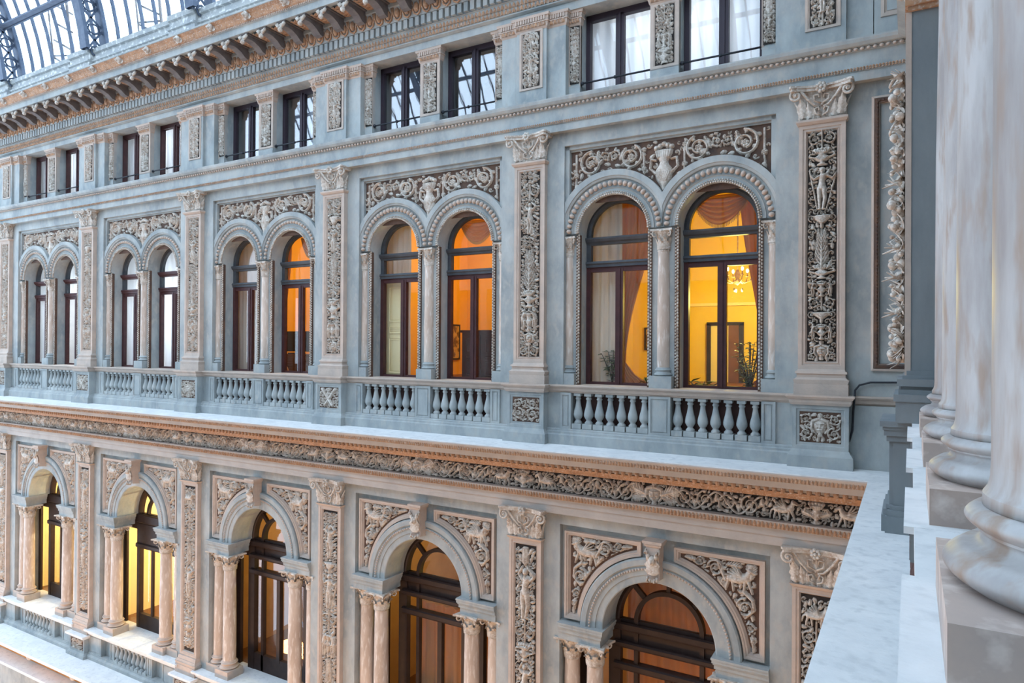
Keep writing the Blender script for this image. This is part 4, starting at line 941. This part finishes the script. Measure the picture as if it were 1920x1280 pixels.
for i in range(3):   # balusters between the pedestals
    t = thing('balustrade', f'short row of balusters between the {CN[i]} and next marble column pedestals', 'balustrade', (.1,(YC[i]+YC[i+1])/2,-1.62), 'balustrades under the marble columns')
    part('plinth', 'wb_pl', DARKPIER, t, lambda b: b.box(-.06,.02,-.35,.35,-1.62,-1.35), loc=(0,0,1.62))
    for j in range(3): ob('baluster', cached('wb_bal', BACKING, lambda b: baluster(b, -1.35, -.77, .06)), t, (-.04, (j-1)*.2, 1.62))
# corner pier
t = thing('corner_pier', 'dark slate square pier with carved garland side, beyond the marble columns', 'pier', (.2,-2.8,-.64))
part('base', 'cp_base', DARKPIER, t, lambda b: [b.box(-.2-d, .6, -.42-d, .35, a+.64, c2+.64) for a, c2, d in ((-.64,-.46,.11),(-.46,-.4,.125),(-.4,-.36,.09),(-.36,-.33,.07),(-.33,-.27,.1),(-.27,-.24,.06),(-.24,-.2,.03))] and None, loc=(0,0,0))
part('shaft', 'cp_shaft', DARKPIER, t, lambda b: b.box(-.2,.6,-.42,.35,.4,3.55), loc=(0,0,0)); part('capital', 'cp_cap', OCHRE, t, lambda b: [b.box(-.2-d,.6,-.42-d,.35,a+.64,c2+.64) for a, c2, d in ((2.88,2.92,.03),(2.92,2.98,.05),(2.98,3.02,.03))] and None, loc=(0,0,0))
def garland(b):
    # hanging trophy of fruit, ribbons and leaves on the side face, bulging towards -x
    g = random.Random(5); z = 3.05
    b.tube([(-.03,0,3.1),(-.02,.02,2.2),(-.02,-.02,1.2),(-.02,0,.5)], .025, 5)
    while z > .5:
        kind = g.random()
        for i in range(9):
            w = g.uniform(-1.4,1.4); b.flame((-.01, g.uniform(-.12,.12), z+g.uniform(-.05,.05)), (-1,0,0), Vector((0,sin(w),cos(w)*g.choice((-1,1)))), .06, g.uniform(.1,.17), g.uniform(.05,.14))
        if kind < .55:
            for i in range(11): r = g.uniform(.016,.04); b.ell((-.02-g.uniform(.01,.1), g.uniform(-.12,.12), z+g.uniform(-.07,.07)), (r,r,r*g.uniform(.8,1.3)), 8, 6)
        elif kind < .85:
            for sg in (-1, 1):
                P = []; R = g.uniform(.06,.1)
                for i in range(15): a = i/14*5.4; P.append((-.03-.1*sin(i/14*PI), sg*(.03+R*sin(a)*(1-i/18)), z+R*cos(a)*(1-i/18)))
                b.tube(P, [.012]*12+[.01,.008,.006], 6)
            b.flame((-.02,0,z-.05), (-1,0,0), (0,0,1), .1, .16, .1)
        else:
            for i in range(4):
                a = g.uniform(-.6,.6); b.tube([(-.02,0,z),(-.08,.1*a,z-.02),(-.13-.02*i,.2*a,z+.06-.04*i)], [.016,.012,.005], 6)
            b.ell((-.05,0,z), (.04,.05,.035), 8, 6)
        z -= g.uniform(.11,.17)
part('edge_strip', 'cp_edge', TRIM, t, lambda b: b.box(-.245,-.2,-.425,.35,.4,3.52), loc=(0,0,0))
part('garland', 'cp_garland', RELIEF, t, garland, loc=(-.24,-.04,0))
part('volute_capital', 'cp_cap2', RELIEF, t, lambda b: col_capital(b, .26, 3.66, 4.14, (.05,-.05)), loc=(0,0,0))
t = thing('pier_pedestal', 'dark moulded pedestal of the corner pier standing on the pale ledge', 'pedestal', (.2,-2.8,-1.62))
part('block', 'cpp_b', DARKPIER, t, lambda b: (b.box(-.36,.6,-.32,.35,0,.9), b.box(-.33,.6,-.36,.35,0,.9)), loc=(0,0,0))
part('foot', 'cpp_f', DARKPIER, t, lambda b: [b.box(-.36-d,.6,-.3-d,.35,a,c2) for a, c2, d in ((0,.15,.06),(.15,.2,.045),(.2,.24,.025))] and [b.box(-.33-d,.6,-.36-d,.35,a,c2) for a, c2, d in ((0,.15,.06),(.15,.2,.045),(.2,.24,.025))] and None, loc=(0,0,0))
part('cap', 'cpp_c', DARKPIER, t, lambda b: [b.box(-.36-d,.6,-.36-d,.35,a,c2) for a, c2, d in ((.8,.85,.02),(.85,.9,.04),(.9,.93,.05),(.93,.978,.07))] and None, loc=(0,0,0))

# ------------------------------------------------------------------ glazed vault
YV, ZV, RE, RI = -7.25, 7.0, 7.79, 7.2
A0 = math.asin(.85/RE); NA = 40
def vp(R, a, x=0): return (x, YV+R*cos(a), ZV+R*sin(a))
def chord(b, R, w, h):
    n = NA
    for i in range(n):
        a, c2 = A0+(PI-2*A0)*i/n, A0+(PI-2*A0)*(i+1)/n; p = [vp(R-h/2,a),vp(R+h/2,a),vp(R+h/2,c2),vp(R-h/2,c2)]
        b.add([(x,y,z) for x in (-w/2, w/2) for _, y, z in p], [(0,1,2,3),(4,7,6,5),(0,3,7,4),(1,5,6,2)])
def lattice(b):
    n = 38
    for i in range(n):
        a, c2 = A0+(PI-2*A0)*i/n, A0+(PI-2*A0)*(i+1)/n
        b.bar(vp(RI+.05,a), vp(RE-.05,c2), .03, .05); b.bar(vp(RE-.05,a), vp(RI+.05,c2), .03, .05)
        m = (a+c2)/2; Rm = (RI+RE)/2; c = Vector(vp(Rm, a)); P = []
        e1 = Vector((0, cos(a), sin(a))); e2 = Vector((0, -sin(a), cos(a)))
        for q in range(9):
            w = 2*PI*q/8; P.append(c+e1*.15*cos(w)+e2*.13*sin(w))
        b.tube(P, .028, 4)
for k in range(6):
    t = thing('roof_rib', f'blue riveted steel arch rib of the glass roof with lattice web, {FROM[k]}', 'steel rib', (PX(k),.3,7.6), 'steel ribs of the glass roof')
    part('inner_chord', 'rib_in', STEEL, t, lambda b: chord(b, RI, .3, .1)); part('outer_chord', 'rib_out', STEEL, t, lambda b: chord(b, RE-.05, .3, .1)); part('lattice', 'rib_lat', STEEL, t, lattice)
gbar = lambda b: chord(b, RE+.02, .045, .08)
def pane_strip(b, w):
    n = NA; vs = []
    for i in range(n+1):
        a = A0+(PI-2*A0)*i/n; vs += [vp(RE+.05, a, -w/2), vp(RE+.05, a, w/2)]
    b.add(vs, [(2*i,2*i+1,2*i+3,2*i+2) for i in range(n)], True)
for k in range(-1, NB+1):
    t = thing('roof_glazing', f'glazed vault strip with thin bars above the bay {FROM[k] if k >= 0 and k < 6 else "over the corner"}', 'glass roof', (BX(k),.5,7.8), 'glass roof strips')
    for i in range(7): part('glazing_bar', 'g_bar', STEEL, t, gbar, loc=((i-3)*S/8, -.5, -7.8))
    for i in range(8): part('pane', 'g_pane', ROOFGLASS, t, lambda b: pane_strip(b, S/8), loc=((i-3.5)*S/8, -.5, -7.8))
    for i, zz in enumerate((2.45, 4.6, 6.3, 7.3)):
        a = math.asin(zz/RE)
        for q in (a, PI-a): part('purlin', 'g_purl%d%d' % (i, q > PI/2), STEEL, t, lambda b: (b.bar(vp(RI+.25,q,-S/2), vp(RI+.25,q,S/2), .14, .05), b.bar(vp(RI+.38,q,-S/2), vp(RI+.38,q,S/2), .05, .16)))
for i, x in enumerate((-22.7, -18.2)):
    single('roof_ladder', ['thin raking service ladder outside the glass roof at the far left', 'thin raking service ladder outside the glass roof, nearer one'][i], 'ladder', BRACKET, lambda b: (b.tube([(-.5,1.3,7.9),(-.5,1.0,10.5)], .025, 5), b.tube([(.55,1.3,7.9),(.55,1.0,10.5)], .04, 5), [b.bar((-.5,1.2,8.9+.55*q), (.55,1.2,8.35+.55*q), .05, .05) for q in range(4)], b.bar((-.5,1.2,8.95),(.55,1.2,8.75),.04,.04)) and None, loc=(x,0,0), group='service ladders')

# ------------------------------------------------------------------ opposite side and floor of the gallery
def opp(b):
    y0, y1 = -15.6, -15.0; b.box(XL, 1.4, y0-.3, y0, -16, 7.8); b.box(XL, 1.4, y0, y1+.4, 6.3, 6.9); b.box(XL, 1.4, y0, y1+.3, -2.2, -1.6)
    for k in range(7):
        c = PX(k); b.box(c-.6, c+.6, y0, y1, -16, 6.3)
        b.box(c-S/2-1.7, c-S/2+1.7, y0, y1, 2.5, 6.3) ; b.box(c-S/2-.2, c-S/2+.2, y0, y1, -1.6, 2.5); b.box(c-S/2-1.7, c-S/2+1.7, y0, y1, -4, -2.2)
single('wall_opposite', 'facing gallery facade across the glass-roofed street', 'wall', PLASTER, opp, kind='structure')
single('floor', 'pale stone floor of the gallery far below', 'floor', mat('gallery_floor', (176,160,140), (150,134,118), rough=.4, scale=.6), lambda b: b.box(XL-4, 1.4, -16, .2, -16.2, -16), kind='structure')
LAMP = emit('lamp_globe', (1.0, .62, .25), 12)
for i, (x, y) in enumerate(((-1.5,-6), (-6,-6.5), (-10.5,-6), (-15,-6.5), (-19.5,-6), (-24,-6.5))):
    t = thing('lamp_post', f'iron lamp post with warm globes on the gallery floor, {FROM[i]}', 'street lamp', (x,y,-16), 'lamp posts on the gallery floor')
    part('post', 'lp_post', IRON, t, lambda b: (b.lathe([(.3,0),(.3,.15),(.18,.3),(.09,.6),(.06,3.0),(.1,3.05),(.05,3.2),(.03,3.8)], (0,0), 12), b.tube([(-.6,0,3.3),(-.3,0,3.0),(0,0,3.2),(.3,0,3.0),(.6,0,3.3)], .03, 6)), loc=(0,0,0))
    for q in ((-.6,3.5), (.6,3.5), (0,4.0)): part('globe', 'lp_globe', LAMP, t, lambda b: b.ell((0,0,0), (.2,.2,.2), 12, 8), loc=(q[0],0,q[1]))
    l = bpy.data.lights.new('lamp_light', 'POINT'); l.energy = 560; l.color = (1.0,.5,.18); l.shadow_soft_size = .6
    lo = bpy.data.objects.new('lamp_light', l); COL.objects.link(lo); lo.parent = t; lo.location = (0,0,4.6)
# ------------------------------------------------------------------ rooms behind the windows
def room(label, x, hw, y0, y1, z0, z1, m, fm):
    def fn(b):
        b.box(-hw-.1,hw+.1,y1,y1+.1,z0,z1); b.box(-hw-.1,-hw,y0,y1,z0,z1); b.box(hw,hw+.1,y0,y1,z0,z1); b.box(-hw-.1,hw+.1,y0,y1+.1,z1,z1+.1)
        b.box(-hw,hw,y1-.02,y1,z1-.9,z1-.86); b.box(-hw,hw,y1-.03,y1,z0,z0+.14)
    o = single('wall_interior', label, 'room', m, fn, loc=(x,0,0), kind='structure')
    ob('floorboards', cached('rf%.2f%.2f' % (hw, z0), fm, lambda b: b.box(-hw-.1,hw+.1,y0,y1+.1,z0-.06,z0)), o); return o
def room_light(x, y, z, e, c, parent, size=.12):
    l = bpy.data.lights.new('bulb_light', 'POINT'); l.energy = e; l.color = c; l.shadow_soft_size = size
    o = bpy.data.objects.new('bulb_light', l); COL.objects.link(o); o.parent = parent; o.location = (x, y, z)
YEL = mat('yellow_room_paint', (246,212,84), (240,204,76), rough=.8, scale=2); ORA = mat('orange_room_paint', (248,192,70), (240,184,62), rough=.8, scale=2)
CREAM = mat('cream_room_paint', (244,226,176), (238,218,164), rough=.8, scale=2); TAN = mat('tan_room_paint', (196,150,104), (180,134,90), rough=.8, scale=2)
GREYROOM = mat('grey_room_paint', (150,150,150), (138,138,140), rough=.8, scale=2)
PARQ = mat('parquet', (120,78,44), (98,62,36), rough=.4, scale=5)
BULB = emit('bulb', (1.0,.72,.35), 30)
WARM = (1.0,.84,.22)
def chandelier(label, loc, drop, energy, arms=6, warm=WARM):
    t = thing('chandelier', label, 'chandelier', loc, 'room chandeliers')
    part('stem', 'ch_stem%.2f' % drop, OCHRE, t, lambda b: (b.tube([(0,0,0),(0,0,drop)], .012, 6), b.lathe([(.0,drop),(.08,drop-.01),(.02,drop-.06)], (0,0), 10), b.lathe([(.0,-.12),(.05,-.08),(.03,0),(.06,.06),(.02,.16)], (0,0), 10)), loc=(0,0,0))
    for i in range(arms):
        a = 2*PI*i/arms; am = part('arm', 'ch_arm', OCHRE, t, lambda b: (b.tube([(.03,0,-.02),(.12,0,-.08),(.22,0,-.04),(.25,0,.04)], .01, 5), b.lathe([(.0,.04),(.035,.05),(.03,.06),(.012,.06),(.012,.12)], (.25,0), 8)), loc=(0,0,0)); am.rotation_euler.z = a
        bl = ob('bulb', cached('ch_bulb', BULB, lambda b: b.ell((.25,0,.155), (.022,.022,.035), 8, 6)), am)
    for i in range(3): part('crystal_drop', 'ch_drop', WMARBLE, t, lambda b: b.ell((0,0,-.2), (.02,.02,.04), 6, 4), loc=(.08*cos(2.1*i),.08*sin(2.1*i),0))
    room_light(0, 0, -.35, energy, warm, t)
    return t
def drape(b, x0, x1, z0, z1, y, amp=.035, waves=6, gather=None):
    # pleated cloth; gather = (x centre, z) where it is tied
    nx, nz = waves*6, 16; vs = []
    for j in range(nz+1):
        z = z1+(z0-z1)*j/nz
        for i in range(nx+1):
            u = i/nx; x = x0+(x1-x0)*u
            if gather:
                gx, gz, gw = gather; q = max(0, 1-abs(z-gz)/((z1-gz) if z > gz else (gz-z0)*1.3)); q = q*q*(3-2*q); x = x*(1-q)+(gx+gw*(u-.5))*q
            vs.append((x, y+amp*sin(2*PI*waves*u)+.01*sin(9*u+3*z), z))
    m = nx+1; b.add(vs, [(j*m+i,j*m+i+1,(j+1)*m+i+1,(j+1)*m+i) for j in range(nz) for i in range(nx)], True)
    n0 = len(vs)
    b.add([(x, y2+.006, z) for x, y2, z in vs], [(j*m+i,(j+1)*m+i,(j+1)*m+i+1,j*m+i+1) for j in range(nz) for i in range(nx)], True)
def swag(b, cx, hw, zt, dz, y):
    n, r = 26, 36; vs = []
    for j in range(r+1):
        t = j/r
        for i in range(n+1):
            u = i/n*2-1; z = zt-(dz*t)*(1-u*u)-.02*t; vs.append((cx+hw*u, y-.05*(1-u*u)*(.4+.6*t)+.04*sin(t*6*2*PI), z))
    m = n+1; b.add(vs, [(j*m+i,j*m+i+1,(j+1)*m+i+1,(j+1)*m+i) for j in range(r) for i in range(n)], True)
def swag_fringe(b, cx, hw, zt, dz, y):
    for i in range(40):
        u = (i+.5)/40*2-1; z = zt-dz*(1-u*u)-.02; b.box(cx+hw*u-.006, cx+hw*u+.006, y-.05*(1-u*u)-.006, y-.05*(1-u*u)+.006, z-.05, z)
BEIGE = cloth('beige_sheer', (244,236,222), .3); AMBER = cloth('amber_drape', (222,160,96), .35); WHITE = cloth('white_sheer', (244,246,248), .5); RUST = cloth('rust_swag', (206,146,92), .3)
FRINGE = mat('gold_fringe', (200,150,70), rough=.7)
def curtain(label, m, fn, cat='curtain', name='curtain', group=None): return single(name, label, cat, m, fn, group=group)
def picture(label, x, y, z, w, h, m, rz=0):
    t = thing('framed_picture', label, 'picture', (x,y,z), rz=rz)
    part('frame', 'pf%.2f%.2f' % (w,h), BROWN, t, lambda b: b.rectframe(-w/2,w/2,0,h,[(0,.02),(0,-.02),(.03,-.025),(.04,-.01)]), loc=(0,0,0)); part('print', 'pp%.2f%.2f' % (w,h), m, t, lambda b: b.box(-w/2+.03,w/2-.03,-.008,.015,.03,h-.03), loc=(0,0,0))
PRINT = mat('picture_print', (206,170,110), (120,92,62), rough=.7, scale=6, contrast=(.45,.55))
LEAFM = mat('plant_leaf', (62,86,46), (96,116,66), rough=.5, scale=12); POT = mat('terracotta_pot', (150,92,62), rough=.8)
def plant(label, loc, h, spread, n, seed, big=False):
    g = random.Random(seed); t = thing('potted_plant', label, 'plant', loc)
    part('pot', 'pot', POT, t, lambda b: b.lathe([(.0,0),(.1,0),(.13,.2),(.145,.2),(.145,.24),(.12,.24),(.12,.2),(.0,.2)], (0,0), 14), loc=(0,0,0))
    st = MB(); lf = MB()
    for i in range(n):
        a = g.uniform(0,2*PI); hh = h*g.uniform(.45,1); sp = spread*g.uniform(.2,1); P = [Vector((0,0,.2))]
        for q in range(1, 6): P.append(Vector((cos(a)*sp*(q/5)**1.3, sin(a)*sp*(q/5)**1.3, .2+hh*(q/5)*(1-.12*q/5))))
        st.tube(P, [.008]*5+[.003], 4)
        for q in range(16 if not big else 6):
            u = g.uniform(.25,1)*5; i0 = min(4, int(u)); p = P[i0].lerp(P[i0+1], u-i0); w = g.uniform(0,2*PI); o = Vector((cos(w),sin(w),g.uniform(-.2,.6))).normalized()
            L = g.uniform(.08,.13)*(1.8 if big else 1); sd = o.cross(Vector((0,0,1))).normalized()*L*.27
            lf.add([p, p+o*L*.5+sd, p+o*L+Vector((0,0,-.02)), p+o*L*.5-sd], [(0,1,2,3)])
    ob('stems', st.mesh('stems', BROWN), t); ob('foliage', lf.mesh('foliage', LEAFM), t, kind='stuff'); return t
def door_leaf(b, x0, x1, z0, z1, y):
    b.box(x0,x1,y,y+.04,z0,z1)
    h = (z1-z0)
    for a, c in ((.05,.42),(.46,.54),(.58,.95)): b.rectframe(x0+.07,x1-.07,z0+a*h,z0+c*h,[(0,y),(0,y-.015),(.02,y-.015),(.03,y-.004),(.05,y-.012)])

# --- bay 0: the yellow salon
X = BX(0); room('yellow lit salon behind the upper twin windows nearest the columns', X, 2.1, .6, 4.6, -.75, 3.3, YEL, PARQ)
chandelier('brass chandelier with bright bulbs in the yellow salon', (-2.66,2.5,1.2), 2.1, 150)
curtain('beige sheer curtain in the left window of the yellow salon', BEIGE, lambda b: drape(b, -4.95,-4.17,-.68,2.5,.78,.03,5))
curtain('amber drape tied back in the left window of the yellow salon', AMBER, lambda b: drape(b, -4.28,-3.6,-.68,2.5,.9,.03,6,gather=(-4.2,-.3,.12)))
curtain('amber drape hanging at the right edge of the yellow salon window', AMBER, lambda b: drape(b, -2.3,-1.7,-.68,2.5,.92,.03,5,gather=(-1.88,-.4,.14)))
t = thing('valance', 'rust brown swag valance with gold fringe in the salon arch', 'curtain', (-2.55,.75,2.5)); 
part('swag', 'val0', RUST, t, lambda b: swag(b, 0, .46, 2.34, .45, .75)); part('fringe', 'val0f', FRINGE, t, lambda b: swag_fringe(b, 0, .46, 2.34, .45, .75), kind='stuff')
tt = thing('interior_door', 'open doorway with dark frame at the back of the yellow salon', 'door', (-3.35,4.55,-.75))
part('door_frame', 'id_fr', BROWN, tt, lambda b: (b.box(-.36,-.28,-.06,.04,0,1.22), b.box(.3,.38,-.06,.04,0,1.22), b.box(-.36,.38,-.06,.04,1.18,1.25)), loc=(0,0,0)); part('opening', 'id_op', CREAM, tt, lambda b: b.box(-.28,.1,-.02,.03,0,1.18), loc=(0,0,0)); part('door_leaf', 'id_lf', PARQ, tt, lambda b: b.box(.1,.3,-.1,-.04,0,1.18), loc=(0,0,0))
single('wall_shelf', 'long pale shelf moulding across the back wall of the yellow salon', 'shelf', CREAM, lambda b: b.box(-4.6,-1.5,4.45,4.6,.84,.9))
picture('small dark framed picture seen through the left salon window', -5.02,4.57,-.1,.16,.5,PRINT); picture('pale framed picture with dark top edge in the yellow salon', -4.72,4.57,-.5,.3,.75,CREAM)
plant('bushy potted plant behind the left salon window', (-4.33,.78,-.9), .75, .2, 12, 1); plant('tall leafy potted plant behind the right salon window', (-2.12,.85,-.95), .95, .3, 16, 2); plant('low dark palm-like plant on the salon sill beside the central column', (-2.85,.85,-.98), .35, .3, 7, 3, True); plant('low spiky plant beside the amber drape', (-3.72,.85,-.98), .42, .26, 7, 4, True)
# --- bay 1
X = BX(1); room('orange lit room behind the second pair of upper windows', X, 2.1, .6, 4.6, -.75, 3.3, ORA, PARQ)
chandelier('chandelier in the orange room of the second bay', (X+.2,2.6,2.2), 1.1, 110)
curtain('pale curtain and shutter cloth in the left window, second bay', BEIGE, lambda b: drape(b, X-1.85,X-.9,-.68,2.5,.8,.02,7)); curtain('amber drape tied back in the left window, second bay', AMBER, lambda b: drape(b, X-.75,X-.28,-.68,2.5,.9,.03,5,gather=(X-.6,-.3,.1)))
curtain('brown gauze drape at the right edge of the second bay', RUST, lambda b: drape(b, X+1.2,X+1.5,-.68,2.5,.85,.02,3))
t = thing('valance', 'grey brown swag valance in the right arch, second bay', 'curtain', (X+.75,.75,2.5)); part('swag', 'val1', RUST, t, lambda b: swag(b, 0, .42, 2.34, .4, .75)); part('fringe', 'val1f', FRINGE, t, lambda b: swag_fringe(b, 0, .42, 2.34, .4, .75), kind='stuff')
single('shutter', 'white panelled inner shutter in the left window, second bay', 'shutter', CREAM, lambda b: door_leaf(b, X-1.42,X-.95,-.68,1.25,.68))
def cab(b, x0, x1, y, z0, z1): b.box(x0,x1,y,y+.45,z0,z1); b.box(x0-.03,x1+.03,y-.03,y+.48,z1,z1+.05)
t = thing('cabinet', 'dark mahogany cabinet in the orange room', 'cabinet', (X,1.9,-.75)); part('body', 'cb_b', MAROON, t, lambda b: cab(b,-.4,.55,0,0,1.0), loc=(0,0,0))
for q in (-.36, .1): part('door', 'cb_d', MAROON, t, lambda b: door_leaf(b,0,.42,.05,.95,-.02), loc=(q,0,0))
picture('tall framed print on the orange wall, second bay', X-2.07,3.95,-.38,.55,.88,PRINT, rz=PI/2)
# --- bay 2
X = BX(2); room('orange lit room behind the third pair of upper windows', X, 2.1, .6, 4.6, -.75, 3.3, ORA, PARQ)
chandelier('chandelier in the orange room of the third bay', (X+.4,2.6,2.3), 1.0, 100)
curtain('ivory curtain filling the left window, third bay', BEIGE, lambda b: drape(b, X-1.95,X-.55,-.68,2.5,.8,.02,10)); curtain('amber drape at the left edge of the right window, third bay', AMBER, lambda b: drape(b, X-.2,X+.12,-.68,2.5,.85,.02,3,gather=(X-.15,-.3,.06)))
t = thing('valance', 'brown swag valance in the right arch, third bay', 'curtain', (X+.85,.75,2.5)); part('swag', 'val2', RUST, t, lambda b: swag(b, 0, .3, 2.34, .4, .75)); part('fringe', 'val2f', FRINGE, t, lambda b: swag_fringe(b, 0, .3, 2.34, .4, .75), kind='stuff')
t = thing('television', 'flat black television on the back of the orange room, third bay', 'television', (X-.97,2.0,-.2)); part('screen', 'tv_s', IRON, t, lambda b: b.box(-.42,.42,-.03,.03,.0,.5), loc=(0,0,0)); part('stand', 'tv_t', IRON, t, lambda b: (b.box(-.2,.2,-.1,.1,-.06,-.03), b.box(-.03,.03,-.02,.02,-.05,.05)), loc=(0,0,0))
t = thing('sideboard', 'brown wooden sideboard under the television, third bay', 'cabinet', (X-.97,1.75,-.75)); part('body', 'sb_b', PARQ, t, lambda b: cab(b,-.8,.9,0,0,.44), loc=(0,0,0))
for q in (-.75, -.2, .35): part('door', 'sb_d', PARQ, t, lambda b: door_leaf(b,0,.5,.04,.42,-.02), loc=(q,0,0))
# --- bays 3, 4
for k in (3, 4):
    X = BX(k); room(f'dim grey room behind the upper windows, bay {FROM[k]}', X, 2.1, .6, 3.0, -.75, 3.3, GREYROOM, PARQ)
    for j, off in enumerate((.82,-.82)):
        if k == 4 and j == 0: continue
        curtain(f'white blind behind the {SIDE[j]} upper window, bay {FROM[k]}', WHITE, lambda b: drape(b, X+off-.7,X+off+.56,-.68,2.45,.64,.01,5), name='window_blind', cat='blind', group='white blinds of the far windows')
X = BX(4); curtain('white half blind in the arch of the far right window, fifth bay', WHITE, lambda b: drape(b, X+.82-.7,X+.82+.56,1.3,2.45,.64,.01,5), name='window_blind', cat='blind', group='white blinds of the far windows')
# --- attic rooms
def added_backlight(label, x, y, z, e, c, drop=0.0):  # unseen lamp, added so blinds and sheer curtains glow from behind
    t = thing('added_backlight', label, 'lamp', (x,y,z), 'added white backlights')
    part('shade', 'added_bl_sh', WHITE, t, lambda b: b.lathe([(.0,-.02),(.14,-.02),(.16,-.06),(.1,-.12),(.0,-.14)], (0,0), 16), loc=(0,0,-drop)); drop and part('cord', 'added_bl_co', IRON, t, lambda b: b.tube([(0,0,0),(0,0,-drop-.02)], .008, 5), loc=(0,0,0)); part('added_rose', 'added_bl_ro', IRON, t, lambda b: b.lathe([(.0,0),(.08,0),(.08,-.02),(.0,-.02)], (0,0), 14), loc=(0,0,0))  # shade, cord and rose of the added unseen lamp
    room_light(0, 0, -.3-drop, e, c, t, .15)
for k in (3, 4): added_backlight(f'added white lamp backlighting the upper blinds, bay {FROM[k]}', BX(k), 1.9, 3.25, 520, (.86,.94,1.0), 2.0)
for k in (0, 3, 4): added_backlight(f'added white lamp backlighting the attic curtains, bay {FROM[k]}', BX(k), 1.7, 5.55, 190, (.86,.94,1.0))
for k in range(NB):
    X = BX(k); room(f'attic room behind the paired square windows, bay {FROM[k]}', X, 1.6, .6, 2.6, 4.0, 5.6, GREYROOM, PARQ)
    for j, off in enumerate((.83,-.83)):
        if k == 1 or (k == 2 and j == 1): continue
        if k == 2: span = (-.1,.56)
        else: span = (-.72,.58)
        curtain(f'white sheer curtain behind the {SIDE[j]} attic window, bay {FROM[k]}', WHITE, lambda b: drape(b, X+off+span[0],X+off+span[1],4.1,5.5,.66,.02,6), group='white attic curtains')
t = thing('pendant_lamp', 'grey bell shaped pendant lamp inside the attic window, second bay', 'lamp', (BX(1)+.62,.95,5.6)); part('shade', 'pl_sh', SLATE, t, lambda b: b.lathe([(.03,-.15),(.06,-.22),(.09,-.4),(.17,-.56),(.18,-.58),(.15,-.55)], (0,0), 18), loc=(0,0,0)); part('cord', 'pl_co', IRON, t, lambda b: b.tube([(0,0,0),(0,0,-.16)], .01, 5), loc=(0,0,0))
# --- lower rooms
for k in range(NB):
    X = BX(k)+LSH
    m, e, c = [(TAN,38,WARM),(TAN,30,WARM),(TAN,46,WARM),(CREAM,170,(1.0,.84,.5)),(CREAM,170,(1.0,.84,.5))][k]
    room(f'lit hall behind the tall lower window, bay {FROM[k]}', X, 2.05, .82, 4.6, -7.6, -3.3, m, PARQ)
    chandelier(f'chandelier in the lower hall, bay {FROM[k]}', (X+.3,2.8,-4.4 if k < 3 else -4.2), 1.0, e*2.2, warm=c)
    if k in (0, 1): curtain(f'translucent amber curtain low in the lower window, bay {FROM[k]}', AMBER, lambda b: drape(b, X-.9,X+.9,-7.5,-5.3 if k else -3.45,1.3,.04,8))
plant('dark potted plant seen through the lowest far left window', (BX(4)+LSH+.1,1.2,-7.6), .6, .3, 8, 9, True)
